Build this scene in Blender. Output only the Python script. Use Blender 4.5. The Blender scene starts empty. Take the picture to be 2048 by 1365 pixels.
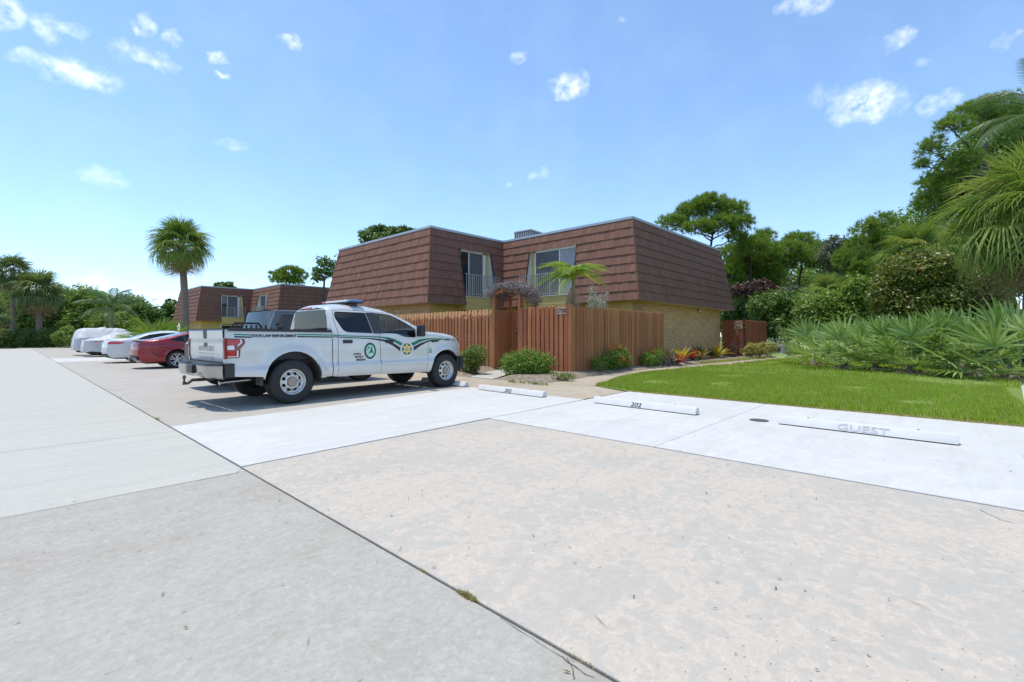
import bpy, bmesh, math, random
import numpy as np
from mathutils import Vector, Matrix, Euler
from mathutils.geometry import tessellate_polygon
random.seed(7)
rng = np.random.default_rng(7)
R = math.radians
PI = math.pi
scene = bpy.context.scene
col = scene.collection

# ------------------------------------------------------------------ camera
# world frame: X runs from the drive aisle towards the town houses, Y runs along the aisle
CX, CY, EYE = .7329, .6803, 1.25
FPX = 932.0
cam_d = bpy.data.cameras.new('camera')
cam = bpy.data.objects.new('camera', cam_d)
col.objects.link(cam)
cam.location = (0, 0, EYE)
cam.rotation_euler = (R(90), 0, math.atan2(CY, CX) - R(90))
cam_d.sensor_width = 36
cam_d.lens = FPX / 2048 * 36
cam_d.shift_y = -10.5 / 2048
cam_d.clip_start = .05
cam_d.clip_end = 3000
scene.camera = cam

# ------------------------------------------------------------------ light
SUN_EL, SUN_AZ = R(77), math.atan2(.80, -.60)          # direction to the sun in plan
SKY_STRENGTH, SUN_STRENGTH, EXPOSURE = .15, 2.35, .72
sun_d = bpy.data.lights.new('sun', 'SUN')
sun = bpy.data.objects.new('sun', sun_d)
col.objects.link(sun)
sun_d.energy = SUN_STRENGTH
sun_d.angle = R(.55)
sun_d.color = (1, .95, .86)
sdir = Vector((math.cos(SUN_EL) * math.cos(SUN_AZ), math.cos(SUN_EL) * math.sin(SUN_AZ), math.sin(SUN_EL)))
sun.rotation_euler = sdir.to_track_quat('Z', 'Y').to_euler()
sun.location = (0, 0, 60)

world = bpy.data.worlds.new('World')
scene.world = world
world.use_nodes = True
wn, wl = world.node_tree.nodes, world.node_tree.links
wn.clear()


def wnode(t, **kw):
    n = wn.new(t)
    for k, v in kw.items():
        setattr(n, k, v)
    return n


def wmath(op, a, b=None, c=None, clamp=False):
    n = wnode('ShaderNodeMath', operation=op)
    n.use_clamp = clamp
    for i, x in enumerate((a, b, c)):
        if x is None:
            continue
        if isinstance(x, (int, float)):
            n.inputs[i].default_value = x
        else:
            wl.new(x, n.inputs[i])
    return n.outputs[0]


sky = wnode('ShaderNodeTexSky', sky_type='NISHITA')
sky.sun_disc = False
sky.sun_elevation = SUN_EL
sky.sun_rotation = R(90) - SUN_AZ
sky.air_density = 1.0
sky.dust_density = .08
sky.ozone_density = 2.2
sky.altitude = 0
geo = wnode('ShaderNodeTexCoord')
nz = wnode('ShaderNodeTexNoise')
nz.inputs['Scale'].default_value = 9
nz.inputs['Detail'].default_value = 7
nz.inputs['Roughness'].default_value = .62
wl.new(geo.outputs['Generated'], nz.inputs['Vector'])


def px_dir(x, y):
    v = Vector((CX, CY, 0)) + Vector((CY, -CX, 0)) * ((x - 1024) / FPX) + Vector((0, 0, 1)) * ((672 - y) / FPX)
    return v.normalized()


# fair-weather puffs: (direction, half width, half height, strength)
puffs = []
for x, y, w, h, s in [(1140, 172, 62, 34, 1.0), (1730, 208, 80, 44, 1.0), (1868, 205, 40, 24, .65), (585, 84, 30, 20, 1.0),
                      (437, 119, 24, 17, 1.0), (452, 157, 11, 8, .8), (150, 145, 84, 26, 1.0), (288, 52, 22, 20, .8), (295, 118, 60, 22, .8),
                      (345, 84, 28, 16, .7), (95, 55, 30, 30, .7), (140, 60, 34, 14, .8), (15, 22, 34, 34, 1.0), (48, 114, 26, 14, .6),
                      (1035, 113, 26, 12, .6), (1790, 80, 28, 22, .7), (1615, 6, 60, 22, .8), (2015, 84, 24, 14, .6), (1840, 122, 26, 12, .45),
                      (1245, 36, 20, 10, .45), (205, 358, 46, 22, .5), (1080, 350, 30, 18, .45), (460, 293, 38, 12, .35), (1640, 195, 40, 26, .35),
                      (1022, 372, 18, 9, .4), (185, 565, 46, 26, .5)]:
    puffs.append((px_dir(x, y), .56 * w / FPX, .56 * h / FPX, s * (.60 if x < 700 else .62)))
for k in range(60):      # the same kind of puffs over the rest of the sky
    a = random.uniform(0, 2 * PI)
    e = random.uniform(.08, 1.2)
    d = Vector((math.cos(a) * math.cos(e), math.sin(a) * math.cos(e), math.sin(e)))
    if d.x * CX + d.y * CY > .55:
        continue
    puffs.append((d, random.uniform(.03, .1), random.uniform(.015, .04), random.uniform(.4, 1)))
acc = None
vn = wnode('ShaderNodeVectorMath', operation='NORMALIZE')
wl.new(geo.outputs['Generated'], vn.inputs[0])
nwarp = wnode('ShaderNodeTexNoise')
nwarp.inputs['Scale'].default_value = 34
nwarp.inputs['Detail'].default_value = 4
wl.new(vn.outputs[0], nwarp.inputs['Vector'])
nfine = wnode('ShaderNodeTexNoise')
nfine.inputs['Scale'].default_value = 58
nfine.inputs['Detail'].default_value = 6
nfine.inputs['Roughness'].default_value = .6
wl.new(vn.outputs[0], nfine.inputs['Vector'])
warp = wnode('ShaderNodeVectorMath', operation='MULTIPLY_ADD')
wl.new(nwarp.outputs['Color'], warp.inputs[0])
warp.inputs[1].default_value = (.055, .055, .04)
wl.new(vn.outputs[0], warp.inputs[2])
wv = wnode('ShaderNodeVectorMath', operation='SUBTRACT')
wl.new(warp.outputs[0], wv.inputs[0])
wv.inputs[1].default_value = (.0275, .0275, .02)
for d, w, h, s in puffs:
    sub = wnode('ShaderNodeVectorMath', operation='SUBTRACT')
    wl.new(wv.outputs[0], sub.inputs[0])
    sub.inputs[1].default_value = d
    sc_ = wnode('ShaderNodeVectorMath', operation='MULTIPLY')
    wl.new(sub.outputs[0], sc_.inputs[0])
    sc_.inputs[1].default_value = (1 / w, 1 / w, 1 / h)
    ln = wnode('ShaderNodeVectorMath', operation='LENGTH')
    wl.new(sc_.outputs[0], ln.inputs[0])
    v = wmath('MULTIPLY', wmath('SUBTRACT', 1.25, ln.outputs['Value'], clamp=True), s)
    acc = v if acc is None else wmath('MAXIMUM', acc, v)
cl = wmath('MULTIPLY', acc, wmath('MULTIPLY_ADD', nfine.outputs['Fac'], 2.6, -.75, clamp=True))
cl = wmath('MULTIPLY', cl, 1.05, clamp=True)
haze_n = wmath('MULTIPLY', wmath('MULTIPLY_ADD', nz.outputs['Fac'], 3.0, -1.35, clamp=True), .035)
cl = wmath('MAXIMUM', cl, haze_n)
sepz = wnode('ShaderNodeSeparateXYZ')
wl.new(vn.outputs[0], sepz.inputs[0])
lowf = wmath('POWER', wmath('SUBTRACT', 1.0, wmath('ABSOLUTE', sepz.outputs[2]), clamp=True), 5.0)
hsv = wnode('ShaderNodeHueSaturation')
hsv.inputs['Saturation'].default_value = 1.03
hsv.inputs['Hue'].default_value = .497
hsv.inputs['Value'].default_value = 1.0
wl.new(sky.outputs[0], hsv.inputs['Color'])
cmix = wnode('ShaderNodeMix', data_type='RGBA')
wl.new(cl, cmix.inputs['Factor'])
tint = wnode('ShaderNodeMix', data_type='RGBA', blend_type='MULTIPLY')
wl.new(lowf, tint.inputs['Factor'])
wl.new(hsv.outputs[0], tint.inputs['A'])
tint.inputs['B'].default_value = (.68, .77, 1.0, 1)
wl.new(tint.outputs['Result'], cmix.inputs['A'])
cmix.inputs['B'].default_value = (7.4, 7.5, 7.7, 1)
bg = wnode('ShaderNodeBackground')
bg.inputs['Strength'].default_value = SKY_STRENGTH
wl.new(cmix.outputs['Result'], bg.inputs['Color'])
wout = wnode('ShaderNodeOutputWorld')
wl.new(bg.outputs[0], wout.inputs['Surface'])

vs = scene.view_settings
vs.view_transform = 'Standard'
vs.look = 'None'
vs.exposure = EXPOSURE
vs.gamma = 1
vs.use_curve_mapping = False
scene.cycles.use_denoising = True
scene.cycles.max_bounces = 8
scene.cycles.transparent_max_bounces = 16
scene.cycles.caustics_reflective = False
scene.cycles.caustics_refractive = False
scene.cycles.sample_clamp_indirect = 6


# ------------------------------------------------------------------ helpers
def ground_at(x, y):
    """ground point seen in image column x, row y"""
    D = FPX * EYE / (y - 672)
    r = (x - 1024) / FPX * D
    return Vector((CX * D + CY * r, CY * D - CX * r, 0))


def column_at(x, D, z=0):
    r = (x - 1024) / FPX * D
    return Vector((CX * D + CY * r, CY * D - CX * r, z))


def tag(o, label=None, cat=None, group=None, kind=None):
    if label: o['label'] = label
    if cat: o['category'] = cat
    if group: o['group'] = group
    if kind: o['kind'] = kind
    return o


def thing(name, label, cat, loc=(0, 0, 0), rz=0, group=None):
    o = bpy.data.objects.new(name, None)
    o.empty_display_size = .2
    col.objects.link(o)
    o.location = loc
    o.rotation_euler = (0, 0, rz)
    return tag(o, label, cat, group)


def link(name, me, parent=None, loc=None, rot=None, scale=None):
    o = bpy.data.objects.new(name, me)
    col.objects.link(o)
    if parent: o.parent = parent
    if loc is not None: o.location = loc
    if rot is not None: o.rotation_euler = rot
    if scale is not None: o.scale = scale if hasattr(scale, '__len__') else (scale,) * 3
    return o


class MB:
    def __init__(self):
        self.v, self.f = [], []

    def add(self, vs_, fs):
        b = len(self.v)
        self.v += [tuple(p) for p in vs_]
        self.f += [tuple(b + i for i in f) for f in fs]
        return self

    def box(self, x0, x1, y0, y1, z0, z1):
        return self.add([(x0, y0, z0), (x1, y0, z0), (x1, y1, z0), (x0, y1, z0), (x0, y0, z1), (x1, y0, z1), (x1, y1, z1), (x0, y1, z1)],
                        [(3, 2, 1, 0), (4, 5, 6, 7), (0, 1, 5, 4), (1, 2, 6, 5), (2, 3, 7, 6), (3, 0, 4, 7)])

    def prism(self, poly, z0, z1):
        """extrude an XY polygon in z"""
        n = len(poly)
        vs_ = [(p[0], p[1], z0) for p in poly] + [(p[0], p[1], z1) for p in poly]
        return self.add(vs_, [tuple(range(n))[::-1], tuple(range(n, 2 * n))] + [(i, (i + 1) % n, n + (i + 1) % n, n + i) for i in range(n)])

    def tube(self, pts, rad, n=8, cap=True):
        pts = [Vector(p) for p in pts]
        if not hasattr(rad, '__len__'): rad = [rad] * len(pts)
        rings = []
        up = None
        for i, p in enumerate(pts):
            t = (pts[min(i + 1, len(pts) - 1)] - pts[max(i - 1, 0)]).normalized()
            if up is None:
                up = Vector((0, 0, 1)) if abs(t.z) < .9 else Vector((1, 0, 0))
            a = t.cross(up).normalized()
            up = a.cross(t).normalized()
            rings.append([p + (a * math.cos(2 * PI * k / n) + up * math.sin(2 * PI * k / n)) * rad[i] for k in range(n)])
        vs_ = [q for r in rings for q in r]
        fs = [(i * n + k, i * n + (k + 1) % n, (i + 1) * n + (k + 1) % n, (i + 1) * n + k) for i in range(len(pts) - 1) for k in range(n)]
        if cap:
            fs += [tuple(range(n))[::-1], tuple(range((len(pts) - 1) * n, len(pts) * n))]
        return self.add(vs_, fs)

    def lathe(self, prof, n=24, axis='z', origin=(0, 0, 0)):
        """prof: list of (r, h); revolve about an axis"""
        vs_ = []
        for r, h in prof:
            for k in range(n):
                a = 2 * PI * k / n
                p = (r * math.cos(a), r * math.sin(a), h) if axis == 'z' else (r * math.cos(a), h, r * math.sin(a))
                vs_.append((p[0] + origin[0], p[1] + origin[1], p[2] + origin[2]))
        m = len(prof)
        fs = [(i * n + k, i * n + (k + 1) % n, (i + 1) * n + (k + 1) % n, (i + 1) * n + k) for i in range(m - 1) for k in range(n)]
        return self.add(vs_, fs)

    def grid(self, rows):
        """rows: list of equal-length lists of points"""
        m = len(rows[0])
        vs_ = [p for r in rows for p in r]
        return self.add(vs_, [(i * m + k, i * m + k + 1, (i + 1) * m + k + 1, (i + 1) * m + k) for i in range(len(rows) - 1) for k in range(m - 1)])

    def mesh(self, name, mat, smooth=False, ang=35):
        me = bpy.data.meshes.new(name)
        me.from_pydata(self.v, [], self.f)
        me.update()
        if smooth:
            me.shade_smooth()
            me.set_sharp_from_angle(angle=R(ang))
        if mat: me.materials.append(mat)
        return me

    def build(self, name, mat, parent=None, smooth=False, bevel=0, loc=None, rot=None, ang=35):
        o = link(name, self.mesh(name, mat, smooth, ang), parent, loc, rot)
        if bevel:
            b = o.modifiers.new('bevel', 'BEVEL')
            b.width = bevel
            b.segments = 2
            b.limit_method = 'ANGLE'
        return o


def np_mesh(name, verts, nper, mat):
    """verts (N*nper,3): N separate polygons of nper corners each"""
    verts = np.asarray(verts, dtype=np.float32).reshape(-1, 3)
    n = len(verts)
    me = bpy.data.meshes.new(name)
    me.vertices.add(n)
    me.vertices.foreach_set('co', verts.ravel())
    me.loops.add(n)
    me.loops.foreach_set('vertex_index', np.arange(n, dtype=np.int32))
    me.polygons.add(n // nper)
    me.polygons.foreach_set('loop_start', np.arange(0, n, nper, dtype=np.int32))
    me.update(calc_edges=True)
    me.validate()
    if mat: me.materials.append(mat)
    return me


def fillet(pts, r=.03, n=4):
    """round the corners of a closed 2D polygon; a point may carry its own radius as third value"""
    out = []
    m = len(pts)
    for i in range(m):
        p = Vector(pts[i][:2]); a = Vector(pts[i - 1][:2]); b = Vector(pts[(i + 1) % m][:2])
        rr = pts[i][2] if len(pts[i]) > 2 else r
        da, db = (a - p), (b - p)
        la, lb = da.length, db.length
        if rr <= 0 or la < 1e-6 or lb < 1e-6:
            out.append(tuple(p)); continue
        d = min(rr, la * .48, lb * .48)
        p0, p1 = p + da / la * d, p + db / lb * d
        for k in range(n + 1):
            t = k / n
            out.append(tuple(p0 * (1 - t) ** 2 + p * 2 * t * (1 - t) + p1 * t ** 2))
    return out


def flat_bm(outline, holes=(), step=.08):
    """tessellated 2D region cut on a grid so that it can be bent; coordinates (u, 0, z)"""
    loops = [[Vector((p[0], p[1], 0)) for p in outline]] + [[Vector((p[0], p[1], 0)) for p in h] for h in holes]
    tris = tessellate_polygon(loops)
    bm = bmesh.new()
    vv = [bm.verts.new((p.x, 0, p.y)) for l in loops for p in l]
    for t in tris:
        try:
            bm.faces.new([vv[i] for i in t])
        except ValueError:
            pass
    bmesh.ops.dissolve_limit(bm, angle_limit=.01, verts=bm.verts, edges=bm.edges)
    us = [p[0] for p in outline]; zs = [p[1] for p in outline]
    if step:
        for ax, lo, hi in ((0, min(us), max(us)), (2, min(zs), max(zs))):
            k = lo + step
            while k < hi:
                co = [0, 0, 0]; no = [0, 0, 0]
                co[ax] = k; no[ax] = 1
                bmesh.ops.bisect_plane(bm, geom=bm.verts[:] + bm.edges[:] + bm.faces[:], plane_co=co, plane_no=no, dist=1e-5)
                k += step
    return bm


def bent_panel(name, outline, holes, yf, side, mat, parent, step=.06, flange=.05, off=0., smooth=True, ang=28):
    """a body panel: outline in (u,z) bent onto the surface y = side*yf(u,z)"""
    bm = flat_bm(outline, holes, step)
    if flange:
        be = [e for e in bm.edges if e.is_boundary]
        ex = bmesh.ops.extrude_edge_only(bm, edges=be)
        nv = {v for v in ex['geom'] if isinstance(v, bmesh.types.BMVert)}
    else:
        nv = set()
    for v in bm.verts:
        u, z = v.co.x, v.co.z
        y = yf(u, z) + off
        if v in nv: y -= flange
        v.co = (u, side * y, z)
    if side > 0:
        bmesh.ops.reverse_faces(bm, faces=bm.faces)
    me = bpy.data.meshes.new(name)
    bm.to_mesh(me); bm.free()
    if smooth:
        me.shade_smooth(); me.set_sharp_from_angle(angle=R(ang))
    if mat: me.materials.append(mat)
    return link(name, me, parent)


def text_mesh(name, body, size, mat, xscale=1., shear=0., bold=0., align='LEFT', depth=0):
    cu = bpy.data.curves.new(name, 'FONT')
    cu.body = body; cu.size = size; cu.align_x = align; cu.shear = shear; cu.offset = bold
    cu.resolution_u = 3; cu.extrude = depth
    o = bpy.data.objects.new(name, cu)
    col.objects.link(o)
    dg = bpy.context.evaluated_depsgraph_get()
    me = bpy.data.meshes.new_from_object(o.evaluated_get(dg))
    bpy.data.objects.remove(o)
    for v in me.vertices: v.co.x *= xscale
    me.materials.clear(); me.materials.append(mat)
    return me


# ------------------------------------------------------------------ materials
def nodes_of(name):
    m = bpy.data.materials.new(name)
    m.use_nodes = True
    nt = m.node_tree
    return m, nt, nt.nodes['Principled BSDF']


def N(nt, t, ins=None, **kw):
    n = nt.nodes.new(t)
    for k, v in kw.items(): setattr(n, k, v)
    for k, v in (ins or {}).items():
        if hasattr(v, 'is_output') or isinstance(v, bpy.types.NodeSocket):
            nt.links.new(v, n.inputs[k])
        else:
            n.inputs[k].default_value = v
    return n


def noise(nt, scale, detail=4, rough=.55, vec=None, dist=0):
    n = N(nt, 'ShaderNodeTexNoise', {'Scale': scale, 'Detail': detail, 'Roughness': rough, 'Distortion': dist})
    if vec is not None: nt.links.new(vec, n.inputs['Vector'])
    return n.outputs['Fac']


def ramp(nt, fac, stops):
    r = N(nt, 'ShaderNodeValToRGB')
    nt.links.new(fac, r.inputs['Fac'])
    el = r.color_ramp.elements
    while len(el) < len(stops): el.new(.5)
    for e, (p, c) in zip(el, stops):
        e.position = p
        e.color = (*c, 1) if len(c) == 3 else c
    return r.outputs['Color']


def mixc(nt, fac, a, b, blend='MIX'):
    m = N(nt, 'ShaderNodeMix', data_type='RGBA', blend_type=blend)
    for key, x in (('Factor', fac), ('A', a), ('B', b)):
        if isinstance(x, bpy.types.NodeSocket): nt.links.new(x, m.inputs[key])
        elif isinstance(x, (int, float)): m.inputs[key].default_value = x
        else: m.inputs[key].default_value = (*x, 1)
    return m.outputs['Result']


def mrange(nt, x, a, b, c=0, d=1):
    m = N(nt, 'ShaderNodeMapRange', {'From Min': a, 'From Max': b, 'To Min': c, 'To Max': d})
    nt.links.new(x, m.inputs['Value'])
    return m.outputs['Result']


def bump(nt, bs, h, strength=.3, dist=.01):
    b = N(nt, 'ShaderNodeBump', {'Strength': strength, 'Distance': dist})
    nt.links.new(h, b.inputs['Height'])
    nt.links.new(b.outputs['Normal'], bs.inputs['Normal'])


def objco(nt):
    return N(nt, 'ShaderNodeTexCoord').outputs['Object']


def worldco(nt):
    return N(nt, 'ShaderNodeNewGeometry').outputs['Position']


def mat_plain(name, c, rough=.5, metal=0, var=.12, scale=4, rnd=0, coat=0, bmp=0, bscale=40, spec=.5, world=False):
    m, nt, bs = nodes_of(name)
    co = worldco(nt) if world else objco(nt)
    n = noise(nt, scale, 5, .6, co)
    val = mrange(nt, n, .25, .75, 1 - var, 1 + var)
    if rnd:
        oi = N(nt, 'ShaderNodeObjectInfo')
        val = N(nt, 'ShaderNodeMath', {0: val, 1: mrange(nt, oi.outputs['Random'], 0, 1, 1 - rnd, 1 + rnd)}, operation='MULTIPLY').outputs[0]
    h = N(nt, 'ShaderNodeHueSaturation', {'Color': (*c, 1)})
    nt.links.new(val, h.inputs['Value'])
    nt.links.new(h.outputs[0], bs.inputs['Base Color'])
    bs.inputs['Roughness'].default_value = rough
    bs.inputs['Metallic'].default_value = metal
    bs.inputs['Coat Weight'].default_value = coat
    bs.inputs['Coat Roughness'].default_value = .04
    bs.inputs['Specular IOR Level'].default_value = spec
    if bmp: bump(nt, bs, noise(nt, bscale, 5, .6, co), bmp, .01)
    return m


def mat_leaf(name, stops, rough=.5, trans=.35, objrnd=0., spec=.35):
    """stops: list of (pos, colour); picked per leaf"""
    m, nt, bs = nodes_of(name)
    g = N(nt, 'ShaderNodeNewGeometry')
    fac = g.outputs['Random Per Island']
    if objrnd:
        oi = N(nt, 'ShaderNodeObjectInfo')
        a = N(nt, 'ShaderNodeMath', {0: fac, 1: 1 - objrnd}, operation='MULTIPLY').outputs[0]
        fac = N(nt, 'ShaderNodeMath', {0: oi.outputs['Random'], 1: objrnd, 2: a}, operation='MULTIPLY_ADD').outputs[0]
    c = ramp(nt, fac, stops)
    nt.links.new(c, bs.inputs['Base Color'])
    bs.inputs['Roughness'].default_value = rough
    bs.inputs['Specular IOR Level'].default_value = spec
    tr = N(nt, 'ShaderNodeBsdfTranslucent')
    tc = N(nt, 'ShaderNodeHueSaturation', {'Hue': .485, 'Saturation': 1.1, 'Value': 1.5, 'Color': c})
    nt.links.new(tc.outputs[0], tr.inputs['Color'])
    mx = N(nt, 'ShaderNodeMixShader', {0: trans})
    nt.links.new(bs.outputs[0], mx.inputs[1]); nt.links.new(tr.outputs[0], mx.inputs[2])
    out = nt.nodes['Material Output']
    nt.links.new(mx.outputs[0], out.inputs['Surface'])
    return m


def mat_glass(name, tint, clear):
    """tinted vehicle glass: part see-through, part mirror"""
    m, nt, bs = nodes_of(name)
    tr = N(nt, 'ShaderNodeBsdfTransparent', {'Color': (*tint, 1)})
    gl = N(nt, 'ShaderNodeBsdfGlossy', {'Color': (1, 1, 1, 1), 'Roughness': .02})
    dk = N(nt, 'ShaderNodeBsdfDiffuse', {'Color': (.004, .006, .008, 1)})
    m1 = N(nt, 'ShaderNodeMixShader', {0: clear})
    nt.links.new(dk.outputs[0], m1.inputs[1]); nt.links.new(tr.outputs[0], m1.inputs[2])
    ge = N(nt, 'ShaderNodeNewGeometry')
    dt = N(nt, 'ShaderNodeVectorMath', operation='DOT_PRODUCT')
    nt.links.new(ge.outputs['Normal'], dt.inputs[0]); nt.links.new(ge.outputs['Incoming'], dt.inputs[1])
    ab = N(nt, 'ShaderNodeMath', {0: dt.outputs['Value']}, operation='ABSOLUTE').outputs[0]
    om = N(nt, 'ShaderNodeMath', {0: 1., 1: ab}, operation='SUBTRACT').outputs[0]
    p5 = N(nt, 'ShaderNodeMath', {0: om, 1: 5.}, operation='POWER').outputs[0]
    fr = N(nt, 'ShaderNodeMath', {0: p5, 1: .93, 2: .055}, operation='MULTIPLY_ADD')
    m2 = N(nt, 'ShaderNodeMixShader')
    nt.links.new(fr.outputs[0], m2.inputs[0])
    nt.links.new(m1.outputs[0], m2.inputs[1]); nt.links.new(gl.outputs[0], m2.inputs[2])
    nt.links.new(m2.outputs[0], nt.nodes['Material Output'].inputs['Surface'])
    return m


def mat_concrete(name, base, blotch, dark, scale=1., blot=.5, pits=.5, stain=None, rough=.85, edge=.05, streak=0., grit=.25, scuff=0.):
    m, nt, bs = nodes_of(name)
    co = worldco(nt)
    mul = lambda x, y: N(nt, 'ShaderNodeMath', {0: x, 1: y}, operation='MULTIPLY').outputs[0]
    n1 = noise(nt, .5 * scale, 6, .6, co, .3)
    n2 = noise(nt, 4.2 * scale, 9, .62, co, .25)
    n3 = noise(nt, 55, 4, .65, co)
    n4 = noise(nt, 9, 6, .7, co, .4)
    mixn = N(nt, 'ShaderNodeMath', {0: n1, 1: .42, 2: mul(n2, .58)}, operation='MULTIPLY_ADD').outputs[0]
    f = mrange(nt, mixn, .5 - edge, .5 + edge)
    c = mixc(nt, mul(f, blot), base, blotch)
    # pale worn laitance between the blotches
    c = mixc(nt, mul(mrange(nt, n4, .52, .66), .30), c, tuple(min(1, x * 1.17) for x in base))
    vein = mrange(nt, N(nt, 'ShaderNodeMath', {0: N(nt, 'ShaderNodeMath', {0: mixn, 1: .5 - edge}, operation='SUBTRACT').outputs[0]}, operation='ABSOLUTE').outputs[0], .0, .016, 1, 0)
    c = mixc(nt, mul(vein, .5 * blot), c, tuple(min(1, x * 1.28) for x in base))
    sp_ = mrange(nt, noise(nt, 130, 2, .5, co), .66, .74)
    c = mixc(nt, mul(sp_, .45), c, tuple(x * .45 for x in dark))
    if stain:
        ns = noise(nt, .8, 6, .68, co, .5)
        c = mixc(nt, mrange(nt, ns, .49, .68, 0, .75), c, stain)
    if streak:
        sp = N(nt, 'ShaderNodeTexNoise', {'Scale': 1.3, 'Detail': 6, 'Roughness': .65})
        mp0 = N(nt, 'ShaderNodeMapping', {'Scale': (.5, 3.2, 1), 'Rotation': (0, 0, R(18))})
        nt.links.new(co, mp0.inputs['Vector']); nt.links.new(mp0.outputs[0], sp.inputs['Vector'])
        c = mixc(nt, mrange(nt, sp.outputs['Fac'], .42, .68, 0, streak), c, tuple(min(1, x * 1.22) for x in base))
    if scuff:
        sq = N(nt, 'ShaderNodeTexNoise', {'Scale': 1.0, 'Detail': 7, 'Roughness': .7})
        mq = N(nt, 'ShaderNodeMapping', {'Scale': (.45, 3.8, 1), 'Rotation': (0, 0, R(-3))})
        nt.links.new(co, mq.inputs['Vector']); nt.links.new(mq.outputs[0], sq.inputs['Vector'])
        c = mixc(nt, mrange(nt, sq.outputs['Fac'], .50, .70, 0, scuff), c, tuple(x * .72 for x in dark))
    # grit, fine grain and small pits
    g1 = noise(nt, 21, 6, .75, co)
    c = mixc(nt, mrange(nt, g1, .36, .64, grit, 0), c, dark)
    c = mixc(nt, mrange(nt, g1, .56, .72, 0, grit * .8), c, tuple(min(1, x * 1.22) for x in base))
    c = mixc(nt, mrange(nt, n3, .32, .68, 0, .34), c, dark)
    vp = N(nt, 'ShaderNodeTexNoise', {'Scale': 26, 'Detail': 2, 'Roughness': .5})
    mp = N(nt, 'ShaderNodeMapping', {'Scale': (1, 1.7, 1)})
    nt.links.new(co, mp.inputs['Vector']); nt.links.new(mp.outputs[0], vp.inputs['Vector'])
    patch = mrange(nt, noise(nt, .8, 4, .6, co), .40, .60)
    pit = mrange(nt, vp.outputs['Fac'], .68, .74)
    c = mixc(nt, mul(mul(pit, patch), pits), c, (.13, .09, .055))
    nt.links.new(c, bs.inputs['Base Color'])
    bs.inputs['Roughness'].default_value = rough
    bs.inputs['Specular IOR Level'].default_value = .25
    hh = N(nt, 'ShaderNodeMath', {0: n2, 1: n3}, operation='ADD').outputs[0]
    bump(nt, bs, hh, .3, .006)
    return m
M = {}
M['aisle'] = mat_concrete('aisle_concrete', (.475, .45, .388), (.51, .485, .422), (.375, .352, .30), .8, .8, .1, streak=.25, grit=.2, scuff=.28)
M['near'] = mat_concrete('near_concrete', (.415, .388, .328), (.465, .437, .375), (.285, .262, .22), 1.0, 1., 1., (.345, .265, .215), streak=.42, grit=.5, edge=.035)
M['mottled'] = mat_concrete('mottled_concrete', (.53, .458, .372), (.435, .413, .358), (.40, .345, .285), 2.3, .95, 1., edge=.032, streak=.30, grit=.42)
M['stall'] = mat_concrete('stall_concrete', (.44, .40, .34), (.48, .445, .385), (.335, .305, .26), 1., .8, .25, (.41, .325, .25), scuff=.25)
M['walk'] = mat_concrete('walk_concrete', (.47, .40, .30), (.41, .34, .245), (.325, .265, .19), 1.3, .8, .3, (.37, .275, .18))
M['whitepaint'] = mat_concrete('painted_concrete', (.585, .565, .525), (.555, .54, .50), (.50, .485, .45), .9, .8, .25, (.51, .49, .445), grit=.2, scuff=.36)
M['joint'] = mat_plain('joint_filler', (.10, .085, .06), .95, var=.3, world=True)


def mat_soil(name, a, b, c):
    m, nt, bs = nodes_of(name)
    co = worldco(nt)
    n = noise(nt, 7, 8, .7, co)
    cc = ramp(nt, n, [(.3, a), (.52, b), (.72, c)])
    nt.links.new(cc, bs.inputs['Base Color'])
    bs.inputs['Roughness'].default_value = .95
    bump(nt, bs, noise(nt, 25, 6, .7, co), .8, .03)
    return m


M['soil'] = mat_soil('bed_soil', (.12, .085, .055), (.26, .205, .145), (.46, .39, .30))
M['turf'] = mat_soil('turf', (.09, .12, .02), (.17, .25, .035), (.28, .27, .09))
M['field'] = mat_soil('field', (.06, .08, .025), (.10, .13, .035), (.16, .16, .07))
M['grass'] = mat_leaf('grass_blade', [(0, (.17, .25, .028)), (.4, (.30, .42, .042)), (.75, (.43, .54, .07)), (.93, (.52, .53, .15)), (1, (.56, .48, .24))], .5, .4)
M['drygrass'] = mat_leaf('dry_grass', [(0, (.30, .26, .10)), (.6, (.38, .32, .12)), (1, (.22, .26, .06))], .6, .3)

# ------------------------------------------------------------------ ground
g = MB()
g.add([(-700, -700, -.06), (900, -700, -.06), (900, 900, -.06), (-700, 900, -.06)], [(0, 1, 2, 3)])
tag(g.build('ground', M['field']), kind='structure')

lot = MB().add([(-14, -12, -.035), (9.45, -12, -.035), (9.45, 68, -.035), (-14, 68, -.035)], [(0, 1, 2, 3)]).build('parking_lot', M['joint'])
tag(lot, kind='structure')


def slab(poly, mat, z=0., parent=lot, name='slab', gap=.006):
    """a cast slab, every edge drawn in by gap so that a joint stays open"""
    n = len(poly)
    P_ = [Vector(p) for p in poly]
    if sum(P_[i - 1].x * P_[i].y - P_[i].x * P_[i - 1].y for i in range(n)) < 0: P_.reverse()
    pl = []
    for i in range(n):
        e0 = (P_[i] - P_[i - 1]).normalized(); e1 = (P_[(i + 1) % n] - P_[i]).normalized()
        n0, n1 = Vector((-e0.y, e0.x)), Vector((-e1.y, e1.x))
        pl.append(tuple(P_[i] + (n0 + n1) / max(.3, 1 + n0.dot(n1)) * gap))
    return MB().prism(pl, z - .1, z).build(name, mat, parent, bevel=.006)


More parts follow.
